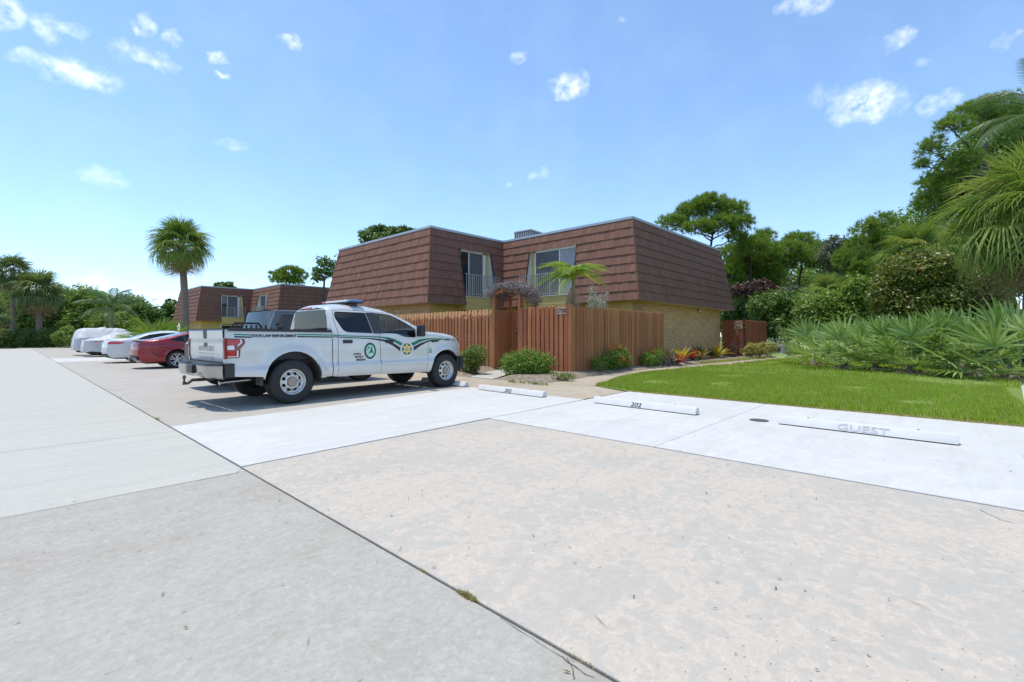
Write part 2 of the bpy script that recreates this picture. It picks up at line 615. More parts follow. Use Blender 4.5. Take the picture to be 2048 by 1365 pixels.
def crack(px):
    pts = []
    for (xa, ya), (xb, yb) in zip(px[:-1], px[1:]):
        a_, b_ = ground_at(xa, ya), ground_at(xb, yb)
        m_ = max(3, int((b_ - a_).length / .05))
        for k in range(m_): pts.append(a_.lerp(b_, k / m_) + Vector((random.gauss(0, .003), random.gauss(0, .003), 0)))
    rows = [[], []]
    for p in pts:
        w_ = random.uniform(.0005, .0022)
        rows[0].append((p.x - w_, p.y + w_, .0025)); rows[1].append((p.x + w_, p.y - w_, .0025))
    MB().grid(rows).build('crack', M['joint'], lot)


crack([(1000, 1236), (1060, 1275), (1125, 1315), (1160, 1345), (1200, 1364)])
crack([(1135, 1320), (1150, 1352), (1148, 1364)])
crack([(486, 938), (470, 948), (300, 980)])
crack([(1960, 1020), (2000, 1040), (2048, 1052)])
# aisle side: joints cross the drive
ys = [-12, 4.73]
for a, b in [(-12, 4.74), (4.74, 7.40), (7.40, 10.3), (10.3, 13.2), (13.2, 16.2), (16.2, 19.2), (19.2, 22.2), (22.2, 25.2), (25.2, 28.2),
             (28.2, 31.2), (31.2, 34.2), (34.2, 38), (38, 42), (42, 47), (47, 52), (52, 60), (60, 68)]:
    slab([(-14, a), (1.492, a), (1.492, b), (-14, b)], M['near'] if b < 5 else M['aisle'])
# stalls
slab([(1.5, -12), (4.91, -12), (4.91, 5.03), (1.5, 4.91)], M['mottled'], gap=.004)
slab([(1.5, 4.92), (7.66, 5.17), (7.62, 8.42), (1.5, 7.80)], M['whitepaint'], .004)
slab([(4.93, 2.392), (9.40, 2.392), (9.46, 5.20), (4.93, 5.05)], M['whitepaint'], .004, gap=.002)
slab([(4.93, -.9), (9.44, -.9), (9.40, 2.39), (4.93, 2.39)], M['whitepaint'], .004, gap=.002)
slab([(4.93, -12), (9.4, -12), (9.44, -.92), (4.93, -.92)], M['whitepaint'], .004)
slab([(1.5, 7.82), (7.62, 8.44), (7.62, 11.3), (1.5, 11.3)], M['stall'])
for a, b in [(11.3, 14.1), (14.1, 16.9), (16.9, 19.8), (19.8, 22.6), (22.6, 25.4), (25.4, 28.2), (28.2, 31), (31, 36), (36, 42), (42, 50), (50, 60), (60, 68)]:
    slab([(1.5, a), (7.62, a), (7.62, b), (1.5, b)], M['whitepaint'] if a == 31 else M['stall'])
# sidewalk along the stalls and the path to the second yard
slab([(7.68, 5.22), (9.35, 5.22), (9.9, 6.42), (9.40, 7.6), (9.38, 11.3), (7.64, 11.3), (7.64, 8.4)], M['walk'], .002)
for a, b in [(11.3, 14.5), (14.5, 18), (18, 22), (22, 26), (26, 30), (30, 34), (34, 42), (42, 60)]:
    slab([(7.64, a), (9.4, a), (9.4, b), (7.64, b)], M['walk'], .002)
pl = MB()
path = tag(MB().prism([(9.40, 7.6), (9.9, 6.42), (10.5, 6.45), (10.5, 7.65)], -.1, .004).build('garden_path', M['walk']), kind='structure')
pc = [(10.5, 6.45, 7.65), (12.2, 7.02, 7.9), (14.2, 7.25, 8.05), (17, 7.2, 8.02), (20.8, 6.75, 7.68), (24, 6.55, 7.42), (28, 6.3, 7.15), (33.6, 6.05, 6.9), (40, 5.8, 6.6)]
for (x0, a0, b0), (x1, a1, b1) in zip(pc[:-1], pc[1:]):
    slab([(x0, a0), (x1, a1), (x1, b1), (x0, b0)], M['walk'], .006, path)
gw = tag(MB().prism([(9.42, 9.5), (10.8, 10.25), (12.9, 11.05), (12.9, 12.1), (11.3, 11.6), (9.42, 10.45)], -.1, .012).build('gate_walk', M['aisle']), kind='structure')
tag(MB().prism([(9.58, -12), (20, -12), (20, -1.6), (11, -.96), (9.58, -.86)], -.1, .002).build('side_walk', M['aisle']), kind='structure')


def mound(name, poly, mat, h, step=.25, rim=.35, z0=0., seed=1):
    """ground sheet that swells a little away from its rim"""
    bm = flat_bm([(p[0], p[1]) for p in poly], (), step)
    pts = [Vector(p) for p in poly]
    r2 = random.Random(seed)
    for v in bm.verts:
        p = Vector((v.co.x, v.co.z))
        d = 1e9
        for i in range(len(pts)):
            a, b = pts[i - 1], pts[i]
            t = max(0, min(1, (p - a).dot(b - a) / max(1e-9, (b - a).length_squared)))
            d = min(d, (p - (a + (b - a) * t)).length)
        k = min(1, d / rim)
        v.co = (p.x, p.y, z0 + h * k * k * (3 - 2 * k) + (r2.uniform(-.012, .012) if k > .2 else 0))
    me = bpy.data.meshes.new(name)
    bm.to_mesh(me); bm.free()
    me.shade_smooth(); me.materials.append(mat)
    return tag(link(name, me), kind='structure')


mound('planting_bed', [(9.42, 7.62), (10.5, 7.68), (12.2, 7.92), (14.2, 8.07), (17, 8.04), (20.8, 7.7), (24, 7.44), (28, 7.17), (33.4, 6.92), (33.4, 9.5), (12.6, 9.5), (12.6, 10.9), (10.9, 10.2), (9.42, 9.48)],
      M['soil'], .11, .22, .5, -.005)
mound('planting_bed', [(9.42, 10.5), (11.3, 11.64), (12.6, 12.1), (12.6, 31), (9.42, 31)], M['soil'], .11, .3, .5, -.005, 2)
mound('planting_bed', [(9.42, 31.2), (13.6, 31.2), (13.6, 66), (9.42, 66)], M['turf'], .08, .8, .5, -.005, 3)
lawn_poly = [(9.46, -.86), (9.42, 2.5), (9.48, 5.2), (9.94, 6.38), (10.5, 6.42), (12.2, 6.98), (14.2, 7.22), (17, 7.17), (20.8, 6.72), (24, 6.52), (28, 6.27), (33.6, 6.02), (60, 5.2), (60, -30), (21, -30), (20, -1.6), (11, -.98)]
lawn = mound('lawn', lawn_poly, M['turf'], .05, .6, .4, -.004, 4)


def inside(poly, x, y):
    r = np.zeros(len(x), bool)
    n = len(poly)
    for i in range(n):
        (xa, ya), (xb, yb) = poly[i - 1], poly[i]
        c = ((ya > y) != (yb > y)) & (x < (xb - xa) * (y - ya) / (yb - ya + 1e-12) + xa)
        r ^= c
    return r


def blades(name, n, poly, x0, x1, y0, y1, h, w, mat, z=.02, dens=None, lean=.5, bare=()):
    x = rng.uniform(x0, x1, n); y = rng.uniform(y0, y1, n)
    k = inside(poly, x, y)
    if dens is not None: k &= rng.uniform(0, 1, n) < dens(x, y)
    for bx, by, rx, ry in bare:
        q = ((x - bx) / rx) ** 2 + ((y - by) / ry) ** 2
        k &= (q > rng.uniform(.5, 1.5, n)) | (rng.uniform(0, 1, n) < .12)
    x, y = x[k], y[k]
    n = len(x)
    hh = h * rng.uniform(.55, 1.25, n)
    a = rng.uniform(0, 2 * PI, n)
    la = rng.uniform(0, 2 * PI, n); ll = lean * hh * rng.uniform(.2, 1, n)
    ww = w * rng.uniform(.7, 1.3, n)
    v = np.zeros((n, 3, 3))
    v[:, 0] = np.stack([x - np.cos(a) * ww, y - np.sin(a) * ww, np.full(n, z - .02)], 1)
    v[:, 1] = np.stack([x + np.cos(a) * ww, y + np.sin(a) * ww, np.full(n, z - .02)], 1)
    v[:, 2] = np.stack([x + np.cos(la) * ll, y + np.sin(la) * ll, z + hh], 1)
    return tag(link(name, np_mesh(name, v, 3, mat)), kind='stuff')


def patchy(x, y):
    f = np.sin(1.7 * x + 2.1 * np.sin(1.3 * y)) * np.sin(2.3 * y + 1.4 * np.sin(.9 * x)) + .6 * np.sin(5.1 * x + 3 * y) * np.sin(4.3 * y - 2 * x)
    return .62 + .38 * np.tanh(1.4 * f + .5)


bare = [(13.2, 1.6, .5, .3), (12.2, 4.1, .6, .25), (14.6, 4.6, .7, .35), (11.0, .4, .35, .3), (17.0, -.2, 2.0, .75), (19.5, .6, 1.6, .5), (11.3, 5.5, .45, .28), (23, 5.6, 1.2, .35)]
blades('grass', 210000, lawn_poly, 9.4, 16, -1, 7.3, .06, .0065, M['grass'], .045, dens=patchy, bare=bare)
blades('grass', 110000, lawn_poly, 16, 36, -6, 7.3, .08, .012, M['grass'], .045, dens=patchy, bare=bare)
blades('grass', 9000, [(20.5, 7.72), (24, 7.47), (30, 7.1), (30, 7.5), (24, 7.85), (20.5, 8.05)], 20, 31, 7, 8.2, .07, .009, M['grass'], .05)
# ragged runners where the lawn meets the paving
x = 9.45 + rng.normal(0, .035, 5000)
y = rng.uniform(-.85, 5.3, 5000)
v = np.zeros((5000, 3, 3)); a = rng.uniform(0, 2 * PI, 5000); l = rng.uniform(.02, .06, 5000)
v[:, 0] = np.stack([x, y - .005, np.full(5000, .006)], 1); v[:, 1] = np.stack([x, y + .005, np.full(5000, .006)], 1)
v[:, 2] = np.stack([x + np.cos(a) * l, y + np.sin(a) * l, rng.uniform(.01, .04, 5000)], 1)
tag(link('grass_runners', np_mesh('grass_runners', v, 3, M['drygrass'])), kind='stuff')


def tuft(name, label, p, n, r, h, mat, sx=1., sy=1., rz=0):
    """a weed growing out of a joint"""
    a = rng.uniform(0, 2 * PI, n); d = r * np.sqrt(rng.uniform(0, 1, n))
    bx, by = d * np.cos(a) * sx, d * np.sin(a) * sy
    la = rng.uniform(0, 2 * PI, n); hh = h * rng.uniform(.3, 1, n); ll = hh * rng.uniform(.4, 1.4, n)
    t = rng.uniform(0, 2 * PI, n); w = .004
    v = np.zeros((n, 3, 3))
    v[:, 0] = np.stack([bx - np.cos(t) * w, by - np.sin(t) * w, np.zeros(n)], 1)
    v[:, 1] = np.stack([bx + np.cos(t) * w, by + np.sin(t) * w, np.zeros(n)], 1)
    v[:, 2] = np.stack([bx + np.cos(la) * ll, by + np.sin(la) * ll, hh], 1)
    return tag(link(name, np_mesh(name, v, 3, mat), None, p, (0, 0, rz)), label, 'weed')


for i, (x, y, n, r, h, lb) in enumerate([(922, 1199, 200, .05, .02, 'dry yellow grass tuft growing in the long concrete joint, the largest one'),
                                         (842, 1146, 40, .03, .012, 'small dry weed in the long joint beside the larger grass tuft'),
                                         (1150, 1330, 50, .05, .006, 'thin brown moss patch at the crack in the grey slab'),
                                         (240, 797, 60, .05, .025, 'small green weed in the joint behind the pickup truck'),
                                         (318, 839, 60, .06, .04, 'weed at the joint beside the painted white stall')]):
    p = ground_at(x, y); p.x = 1.492
    tuft('joint_weed', lb, p, n, r, h, M['drygrass'] if i != 3 else M['grass'], .35, 1.4)

# dry leaves and twigs blown over the paving
n = 420
px_, py_ = rng.uniform(1.6, 9.2, n), rng.uniform(-1.5, 8.5, n)
k = rng.uniform(0, 1, n) < .5
px_[k] = rng.uniform(-1.5, 4.8, k.sum()); py_[k] = rng.uniform(.6, 5, k.sum())
a = rng.uniform(0, 2 * PI, n); l = rng.uniform(.006, .02, n); w = rng.uniform(.0015, .005, n)
tw = rng.uniform(0, 1, n) < .07
l[tw] = rng.uniform(.03, .07, tw.sum()); w[tw] = .0014
ca, sa = np.cos(a), np.sin(a)
v = np.zeros((n, 4, 3))
for i, (du, dv, dz) in enumerate([(-1, 0, .007), (0, -1, .010), (1, 0, .011), (0, 1, .009)]):
    v[:, i] = np.stack([px_ + ca * du * l - sa * dv * w, py_ + sa * du * l + ca * dv * w, np.full(n, dz)], 1)
M['litter'] = mat_leaf('leaf_litter', [(0, (.10, .06, .03)), (.5, (.2, .13, .06)), (1, (.30, .2, .1))], .8, .1)
tag(link('leaf_litter', np_mesh('leaf_litter', v, 4, M['litter'])), kind='stuff')

# ------------------------------------------------------------------ wheel stops and drain cap
M['stop'] = mat_plain('white_stop_paint', (.60, .585, .555), .7, var=.06, scale=8, bmp=.25, bscale=30, world=True)
M['ink'] = mat_plain('black_stencil_paint', (.03, .03, .035), .7, var=.4, scale=30)
M['inkfade'] = mat_plain('worn_grey_stencil_paint', (.47, .475, .48), .7, var=.35, scale=25)
M['rubber'] = mat_plain('black_rubber', (.02, .02, .022), .75, var=.2)


def wheel_stop(x, y0, y1, label, text=None, tmat=None, tx=.5, size=.108, xs=1.25):
    t = thing('wheel_stop', label, 'wheel stop', (x, (y0 + y1) / 2, .004), R(-2.0))
    L = (y1 - y0) / 2
    sec = [(-.09, .014), (-.085, .025), (-.045, .105), (-.03, .118), (.03, .118), (.045, .105), (.085, .025), (.09, .014)]
    rows = []
    for yy, s in [(-L, .9), (-L + .015, 1), (-L * .4, 1), (L * .4, 1), (L - .015, 1), (L, .9)]:
        rows.append([(a * s, yy, b * (.97 if s < 1 else 1)) for a, b in sec])
    m = MB().grid(rows)
    n = len(sec)
    m.f += [tuple(range(n)), tuple(range(5 * n, 6 * n))[::-1]]
    m.build('block', M['stop'], t, True, 0, ang=25)
    if text:
        me = text_mesh('stencil_number', text, size, tmat, xs, .15 if text[0] == '2' else 0, .001, 'CENTER')
        o = link('stencil_number', me, t)
        # on the sloping face that looks to the aisle
        ang = math.atan2(.085, .04)
        o.rotation_euler = Euler((ang, 0, R(-90)), 'XYZ')
        o.location = (-.0885, L - tx * 2 * L, .026)
    for yy in (-L * .62, L * .62):
        MB().lathe([(0, .124), (.012, .124), (.012, .1)], 8).build('anchor_pin', M['rubber'], t, loc=(0, yy, 0))
    return t


wheel_stop(7.40, 5.93, 7.91, 'white concrete wheel stop numbered 202 beside the pickup truck', '202', M['ink'], .50)
wheel_stop(7.40, 2.85, 4.78, 'white concrete wheel stop numbered 202 between another stop and the GUEST stop', '202', M['ink'], .46)
wheel_stop(7.42, -.12, 1.72, 'white concrete wheel stop stencilled GUEST in faded grey', 'GUEST', M['inkfade'], .52, .12, 1.5)
wheel_stop(7.62, 8.55, 10.4, 'white concrete wheel stop under the front tyre of the pickup truck')
M['iron'] = mat_plain('rusty_iron', (.10, .09, .07), .8, .2, .35, 30, bmp=.4)
dc = thing('drain_cap', 'round rusty iron drain cap set in the white pavement', 'drain cap', (7.5, 2.0, .0045))
MB().lathe([(0, .004), (.10, .004), (.105, 0)], 24).build('cover', M['iron'], dc)
MB().lathe([(.108, .001), (.125, .005), (.13, 0)], 24).build('ring', M['rubber'], dc)
# ------------------------------------------------------------------ town houses
M['stucco'] = mat_plain('ochre_stucco', (.60, .43, .15), .85, var=.10, scale=1.6, bmp=.3, bscale=60, world=True)
M['cream'] = mat_plain('cream_trim', (.62, .56, .40), .6, var=.08)
M['white'] = mat_plain('white_trim', (.74, .74, .70), .5, var=.08)
M['cheek'] = mat_plain('weathered_white_board', (.60, .63, .62), .7, var=.22, scale=3)
M['flash'] = mat_plain('grey_flashing', (.42, .44, .46), .4, .4, var=.1)
M['roofdeck'] = mat_plain('roof_deck', (.35, .34, .32), .9)
M['underlay'] = mat_plain('roof_underlay', (.045, .022, .018), .9)
M['rail'] = mat_plain('grey_rail_paint', (.36, .36, .34), .5, var=.15)
M['dkglass'] = mat_plain('door_glass', (.015, .017, .02), .06, var=.3, scale=1, spec=.8)
M['screen'] = mat_plain('grey_door_screen', (.11, .11, .115), .5, var=.15, scale=2)
M['curtain'] = mat_plain('pale_curtain', (.34, .35, .37), .8, var=.25, scale=6)
M['darktrim'] = mat_plain('dark_trim', (.05, .03, .025), .8)  # dark trim boards along the cut roof edges


def mat_shingle():
    m, nt, bs = nodes_of('brown_shingle')
    co = worldco(nt)
    g_ = N(nt, 'ShaderNodeNewGeometry')
    oi = N(nt, 'ShaderNodeObjectInfo')
    st = N(nt, 'ShaderNodeTexNoise', {'Scale': 8, 'Detail': 5})
    mp = N(nt, 'ShaderNodeMapping', {'Scale': (5, 5, .35)})
    nt.links.new(co, mp.inputs[0]); nt.links.new(mp.outputs[0], st.inputs['Vector'])
    f = N(nt, 'ShaderNodeMath', {0: g_.outputs['Random Per Island'], 1: oi.outputs['Random']}, operation='ADD').outputs[0]
    f = N(nt, 'ShaderNodeMath', {0: f, 1: 1.0}, operation='MODULO').outputs[0]
    c = ramp(nt, f, [(0, (.195, .090, .058)), (.5, (.215, .101, .066)), (1, (.245, .119, .080))])
    c = mixc(nt, mrange(nt, st.outputs['Fac'], .35, .7, 0, .45), c, (.15, .073, .052))
    c = mixc(nt, mrange(nt, noise(nt, .7, 4, .6, co), .45, .75, 0, .3), c, (.17, .10, .08))
    nt.links.new(c, bs.inputs['Base Color'])
    bs.inputs['Roughness'].default_value = .78
    bs.inputs['Specular IOR Level'].default_value = .3
    bump(nt, bs, st.outputs['Fac'], .25, .01)
    return m


M['shingle'] = mat_shingle()


def mat_brick(name, axis):
    m, nt, bs = nodes_of(name)
    co = N(nt, 'ShaderNodeSeparateXYZ')
    nt.links.new(worldco(nt), co.inputs[0])
    cb = N(nt, 'ShaderNodeCombineXYZ')
    nt.links.new(co.outputs[axis], cb.inputs[0]); nt.links.new(co.outputs[2], cb.inputs[1])
    b = N(nt, 'ShaderNodeTexBrick', {'Scale': 1, 'Brick Width': .30, 'Row Height': .10, 'Mortar Size': .014, 'Mortar Smooth': .2, 'Bias': -.1,
                                     'Color1': (.56, .33, .14, 1), 'Color2': (.70, .46, .24, 1), 'Mortar': (.36, .25, .13, 1)})
    nt.links.new(cb.outputs[0], b.inputs['Vector'])
    v = noise(nt, 6, 5, .6, cb.outputs[0])
    c = mixc(nt, mrange(nt, v, .5, .8, 0, .55), b.outputs['Color'], (.58, .45, .28))
    c = mixc(nt, mrange(nt, noise(nt, 1.1, 4, .6, cb.outputs[0]), .5, .75, 0, .35), c, (.30, .19, .08))
    nt.links.new(c, bs.inputs['Base Color'])
    bs.inputs['Roughness'].default_value = .85
    bump(nt, bs, b.outputs['Fac'], -.5, .01)
    return m


M['brick_x'] = mat_brick('tan_brick_side', 0)
M['brick_y'] = mat_brick('tan_brick_front', 1)

Z_TOP, Z_EAVE, FLARE = 6.2, 2.7, .62
ROWS = 9
FP = [Vector(p) for p in ((12.93, 25.57), (12.93, 17.03), (17.64, 17.03), (17.64, 9.55), (28.0, 9.55), (28.0, 25.57))]
CONVEX = [1, 1, -1, 1, 1, 1]
ORG = Vector((17.64, 17.03, 0))


def townhouse(label, dy, singles):
    root = thing('town_house', label, 'house', ORG + Vector((0, dy, 0)))
    L0 = -ORG

    def part(mb, name, mat, parent=root, smooth=False, bevel=0):
        return mb.build(name, mat, parent, smooth, bevel, loc=L0 if parent is root else None)

    def face_pt(i, s, z, off=0.):
        """point on mansard face i, s metres from its first corner, at height z, off proud of the slope"""
        a, b = FP[i], FP[(i + 1) % 6]
        d = (b - a).normalized()
        n = Vector((d.y, -d.x))
        o = FLARE * (Z_TOP - z) / (Z_TOP - Z_EAVE) + off
        p = a + d * s + n * o
        return Vector((p.x, p.y, z))

    def bounds(i, z):
        L = (FP[(i + 1) % 6] - FP[i]).length
        o = FLARE * (Z_TOP - z) / (Z_TOP - Z_EAVE)
        return -o * CONVEX[i], L + o * CONVEX[(i + 1) % 6]

    openings = {1: (1.57, 3.66), 2: (1.97, 4.83)}
    part(MB().prism([tuple(p) for p in FP], -.05, 6.12), 'wall', M['stucco'])
    part(MB().box(12.905, 12.93, 17.03, 25.57, -.05, 2.66), 'brick_veneer', M['brick_y'])
    part(MB().box(17.64, 28.0, 9.525, 9.55, -.05, 2.66), 'brick_veneer', M['brick_x'])
    part(MB().prism([tuple(p) for p in FP], 6.12, 6.17), 'roof_deck', M['roofdeck'])
    # soffit, underlay, flashing on every side
    under, soff = MB(), MB()
    zop = 5.44
    for i in range(6):
        a0, b0 = bounds(i, Z_TOP); a1, b1 = bounds(i, Z_EAVE)
        if i in openings:
            o0, o1 = openings[i]
            for lo, hi in ((None, o0), (o1, None)):
                q = [face_pt(i, a0 if lo is None else lo, Z_TOP), face_pt(i, b0 if hi is None else hi, Z_TOP),
                     face_pt(i, b1 if hi is None else hi, Z_EAVE), face_pt(i, a1 if lo is None else lo, Z_EAVE)]
                under.add(q, [(0, 1, 2, 3)])
            under.add([face_pt(i, o0, Z_TOP), face_pt(i, o1, Z_TOP), face_pt(i, o1, zop), face_pt(i, o0, zop)], [(0, 1, 2, 3)])
        else:
            under.add([face_pt(i, a0, Z_TOP), face_pt(i, b0, Z_TOP), face_pt(i, b1, Z_EAVE), face_pt(i, a1, Z_EAVE)], [(0, 1, 2, 3)])
        z = Z_EAVE + .012
        soff.add([face_pt(i, 0, z, -FLARE), face_pt(i, (FP[(i + 1) % 6] - FP[i]).length, z, -FLARE), face_pt(i, b1, z, .02), face_pt(i, a1, z, .02)], [(0, 1, 2, 3)])
        d = (FP[(i + 1) % 6] - FP[i]).normalized()
        fl = MB()
        pts = []
        for zz, off in ((6.13, .05), (6.235, .05), (6.235, -.1), (6.13, -.1)):
            aa, bb = -off * CONVEX[i], (FP[(i + 1) % 6] - FP[i]).length + off * CONVEX[(i + 1) % 6]
            n = Vector((d.y, -d.x))
            pts.append([(*(FP[i] + d * s + n * off), zz) for s in (aa, bb)])
        fl.add([p for q in pts for p in q], [(0, 1, 3, 2), (2, 3, 5, 4), (4, 5, 7, 6), (6, 7, 1, 0), (0, 2, 4, 6), (1, 3, 5, 7)])
        part(fl, 'roof_flashing', M['flash'])
    part(under, 'roof_underlay', M['underlay'])
    part(soff, 'soffit', M['cream'])
    # shingles
    rh = (Z_TOP - .04 - Z_EAVE) / ROWS
    made = []
    for i in range(4):
        L = (FP[(i + 1) % 6] - FP[i]).length
        w = L / round(L / .232)
        r_ = random.Random(50 + i)
        for k in range(ROWS):
            zt, zb = Z_TOP - .04 - k * rh + .02, Z_TOP - .04 - (k + 1) * rh
            ph = r_.uniform(0, w)
            s = -1.0 - ph
            lo, hi = bounds(i, zb)
            drop = 0
            while s < hi:
                s0, s1 = s + .003, s + w - .003
                s += w
                wav = r_.uniform(-.006, .006)
                segs = [(s0, s1)]
                if i in openings and zb < zop - .1:
                    o0, o1 = openings[i]
                    segs = [x for x in ((s0, min(s1, o0)), (max(s0, o1), s1)) if x[1] - x[0] > .01]
                pr = .037 + (r_.uniform(-.006, .014) if i in (0, 2) else r_.uniform(-.002, .003))
                for c0, c1 in segs:
                    (tl, th), (bl, bh) = bounds(i, zt), bounds(i, zb)
                    t0, t1 = max(c0, tl), min(c1, th)
                    b0, b1 = max(c0, bl), min(c1, bh)
                    if b1 - b0 < .012: continue
                    if t1 - t0 < .004: t0 = t1 = min(max((c0 + c1) / 2, tl), th)
                    zb2 = zb + wav
                    vs_ = [face_pt(i, t0, zt, .004), face_pt(i, t1, zt, .004), face_pt(i, b1, zb2, pr), face_pt(i, b0, zb2, pr),
                           face_pt(i, b0, zb2, -.002), face_pt(i, b1, zb2, -.002)]
                    made.append((i, vs_))
    fs = [(0, 1, 2, 3), (3, 2, 5, 4), (0, 3, 4), (1, 5, 2)]
    order = [q for q in made if q[0] == 2] + [q for q in made if q[0] == 1] + [q for q in made if q[0] == 0]
    single = order[:singles]
    sid = {id(q) for q in single}
    for q in single:
        part(MB().add(q[1], fs), 'shingle', M['shingle'])
    rest = {}
    for q in made:
        if id(q) not in sid:
            rest.setdefault(q[0], MB()).add(q[1], fs)
    for i, mb in rest.items():
        tag(part(mb, 'shingle_courses', M['shingle']), kind='stuff')
    # hip caps at the two outer corners in view
    for ci, (i, j) in {1: (0, 1), 3: (2, 3)}.items():
        a = face_pt(j, 0, Z_TOP - .04); b = face_pt(j, -FLARE, Z_EAVE)
        # corner line runs diagonally out
        dd = Vector((-1, -1, 0)).normalized() * .03
        part(MB().tube([a + dd, b + dd], .028, 6), 'hip_cap', M['shingle'])
    # balconies
    for i, (o0, o1) in openings.items():
        d = (FP[(i + 1) % 6] - FP[i]).normalized(); n = Vector((d.y, -d.x))

        def W_(s, o, z):
            p = FP[i] + d * s + n * o
            return Vector((p.x, p.y, z))

        def slabbox(s0, s1, q0, q1, z0, z1):
            mb = MB()
            c = [W_(s0, q0, z0), W_(s1, q0, z0), W_(s1, q1, z0), W_(s0, q1, z0), W_(s0, q0, z1), W_(s1, q0, z1), W_(s1, q1, z1), W_(s0, q1, z1)]
            return mb.add(c, [(3, 2, 1, 0), (4, 5, 6, 7), (0, 1, 5, 4), (1, 2, 6, 5), (2, 3, 7, 6), (3, 0, 4, 7)])

        bal = part(slabbox(o0 + .01, o1 - .01, .002, FLARE + .01, 2.45, 3.08), 'balcony', M['stucco'])
        part(slabbox(o0 + .01, o1 - .01, .0, FLARE + .05, 3.085, 3.12), 'balcony_ledge', M['cream'])
        zf = 3.125
        for s, sg in ((o0, 1), (o1, -1)):
            offz = lambda z: FLARE * (Z_TOP - z) / (Z_TOP - Z_EAVE)
            pts = [(0, zf), (offz(zf) + .005, zf), (offz(zop) + .005, zop), (0, zop)]
            mb = MB()
            vs_ = [W_(s, q, z) for q, z in pts] + [W_(s + sg * .03, q, z) for q, z in pts]
            mb.add(vs_, [(0, 1, 2, 3), (7, 6, 5, 4), (0, 4, 5, 1), (1, 5, 6, 2), (2, 6, 7, 3), (3, 7, 4, 0)])
            part(mb, 'cheek_wall', M['cheek'])
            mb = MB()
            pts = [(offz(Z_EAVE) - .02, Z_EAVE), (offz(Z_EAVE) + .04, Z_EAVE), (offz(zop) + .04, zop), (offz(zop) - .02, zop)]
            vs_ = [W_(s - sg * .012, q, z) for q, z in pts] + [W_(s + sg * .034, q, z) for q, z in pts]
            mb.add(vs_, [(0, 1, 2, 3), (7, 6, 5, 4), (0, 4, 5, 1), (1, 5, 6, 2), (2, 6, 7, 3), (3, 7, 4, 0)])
            part(mb, 'edge_trim', M['darktrim'])
        part(slabbox(o0 + .03, o1 - .03, .0, .16, zop - .07, zop + .02), 'lintel', M['cream'])
        a, b = o0 + .10, o1 - .10
        if i == 1: a = o0 + .12; b = o1 - .30
        if i == 2: a = o0 + .28; b = o1 - .06
        door = part(slabbox(a, b, .0, .03, zf, zop - .07), 'sliding_door', M['dkglass'])
        md = a + (b - a) * (.34 if i == 1 else .60)
        for nm, s0, s1, m_, q in (('door_panel', a + .05, md, M['dkglass'] if i == 1 else M['screen'], .045), ('door_panel', md, b - .05, M['screen'] if i == 1 else M['curtain'], .038)):
            c = slabbox(s0, s1, .031, q, zf + .05, zop - .14)
            part(c, nm, m_)
        for s0, s1, z0, z1 in ((a, a + .06, zf, zop - .07), (b - (.16 if i == 1 else .06), b, zf, zop - .07), (a, b, zop - .14, zop - .07), (a, b, zf, zf + .05), (md - .025, md + .025, zf, zop - .1)):
            part(slabbox(s0, s1, .03, .075, z0 + .002, z1 - .002), 'door_frame', M['white'])
        # railing
        rl = part(slabbox(o0 + (-.02 if i == 1 else -.25), o1 + (.22 if i == 1 else .0), FLARE - .01, FLARE + .03, 4.14, 4.175), 'railing', M['rail'])
        part(slabbox(o0 + .02, o1 + .02, FLARE - .01, FLARE + .03, 3.2, 3.23), 'bottom_rail', M['rail'])
        s = o0 + (.05 if i == 1 else -.22)
        k = 0
        while s < o1 + (.2 if i == 1 else 0):
            w = .028 if k % 6 == 3 else .011
            part(slabbox(s - w, s + w, FLARE, FLARE + .02, 3.12, 4.14), 'baluster', M['rail'])
            s += .125; k += 1
    # ground floor window beside the entrance
    part(MB().box(14.55, 17.1, 16.95, 17.03, 1.0, 2.40), 'window_frame', M['white'])
    part(MB().box(14.68, 16.97, 16.94, 16.952, 1.1, 2.28), 'window_pane', M['dkglass'])
    # flood light under the eave
    fl = MB().lathe([(0, 0), (.05, 0), (.06, .05), (.085, .13), (.085, .135)], 16)
    o = fl.build('flood_light', M['rubber'], root, True)
    o.location = Vector((24.55, 9.45, 2.62)) - ORG
    o.rotation_euler = (R(118), 0, R(-25))
    MB().lathe([(0, .128), (.082, .130)], 16).build('lens', M['cream'], o)
    return root


townhouse('brown mansard town house with two balconies behind the board fence', 0, 290)
townhouse('far brown mansard town house of the same design beyond the parked cars', 37.0, 0)

# roof-top air conditioner
M['acgrey'] = mat_plain('air_conditioner_grey', (.42, .44, .44), .5, .2, var=.1)
M['acdark'] = mat_plain('air_conditioner_grille', (.10, .11, .12), .6)


def ac_unit(loc, label, s=1.):
    t = thing('air_conditioner', label, 'air conditioner', loc, R(4))
    MB().box(-.55 * s, .55 * s, -.55 * s, .55 * s, 0, .68 * s).build('cabinet', M['acdark'], t, bevel=.02)
    for i in range(4):
        for k in range(9):
            x = (-.5 + k * .125) * s
            MB().box(x - .02, x + .02, -.572 * s, -.552 * s, .06 * s, .62 * s).build('grille_bar', M['acgrey'], t, rot=(0, 0, R(90 * i)))
    MB().box(-.57 * s, .57 * s, -.57 * s, .57 * s, .68 * s, .76 * s).build('lid', M['acgrey'], t, bevel=.02)
    MB().lathe([(0, .79 * s), (.36 * s, .79 * s), (.4 * s, .762 * s)], 20).build('fan_guard', M['acdark'], t)


ac_unit((19.3, 16.7, 6.17), 'grey air conditioner on the flat roof above the recessed entrance')
ac_unit((21.5, 51.8, 6.17), 'grey air conditioner on the roof of the far town house, beside its front edge', .9)
ac_unit((24.5, 48.0, 6.17), 'second grey air conditioner on the far town house, further back on the roof', .9)

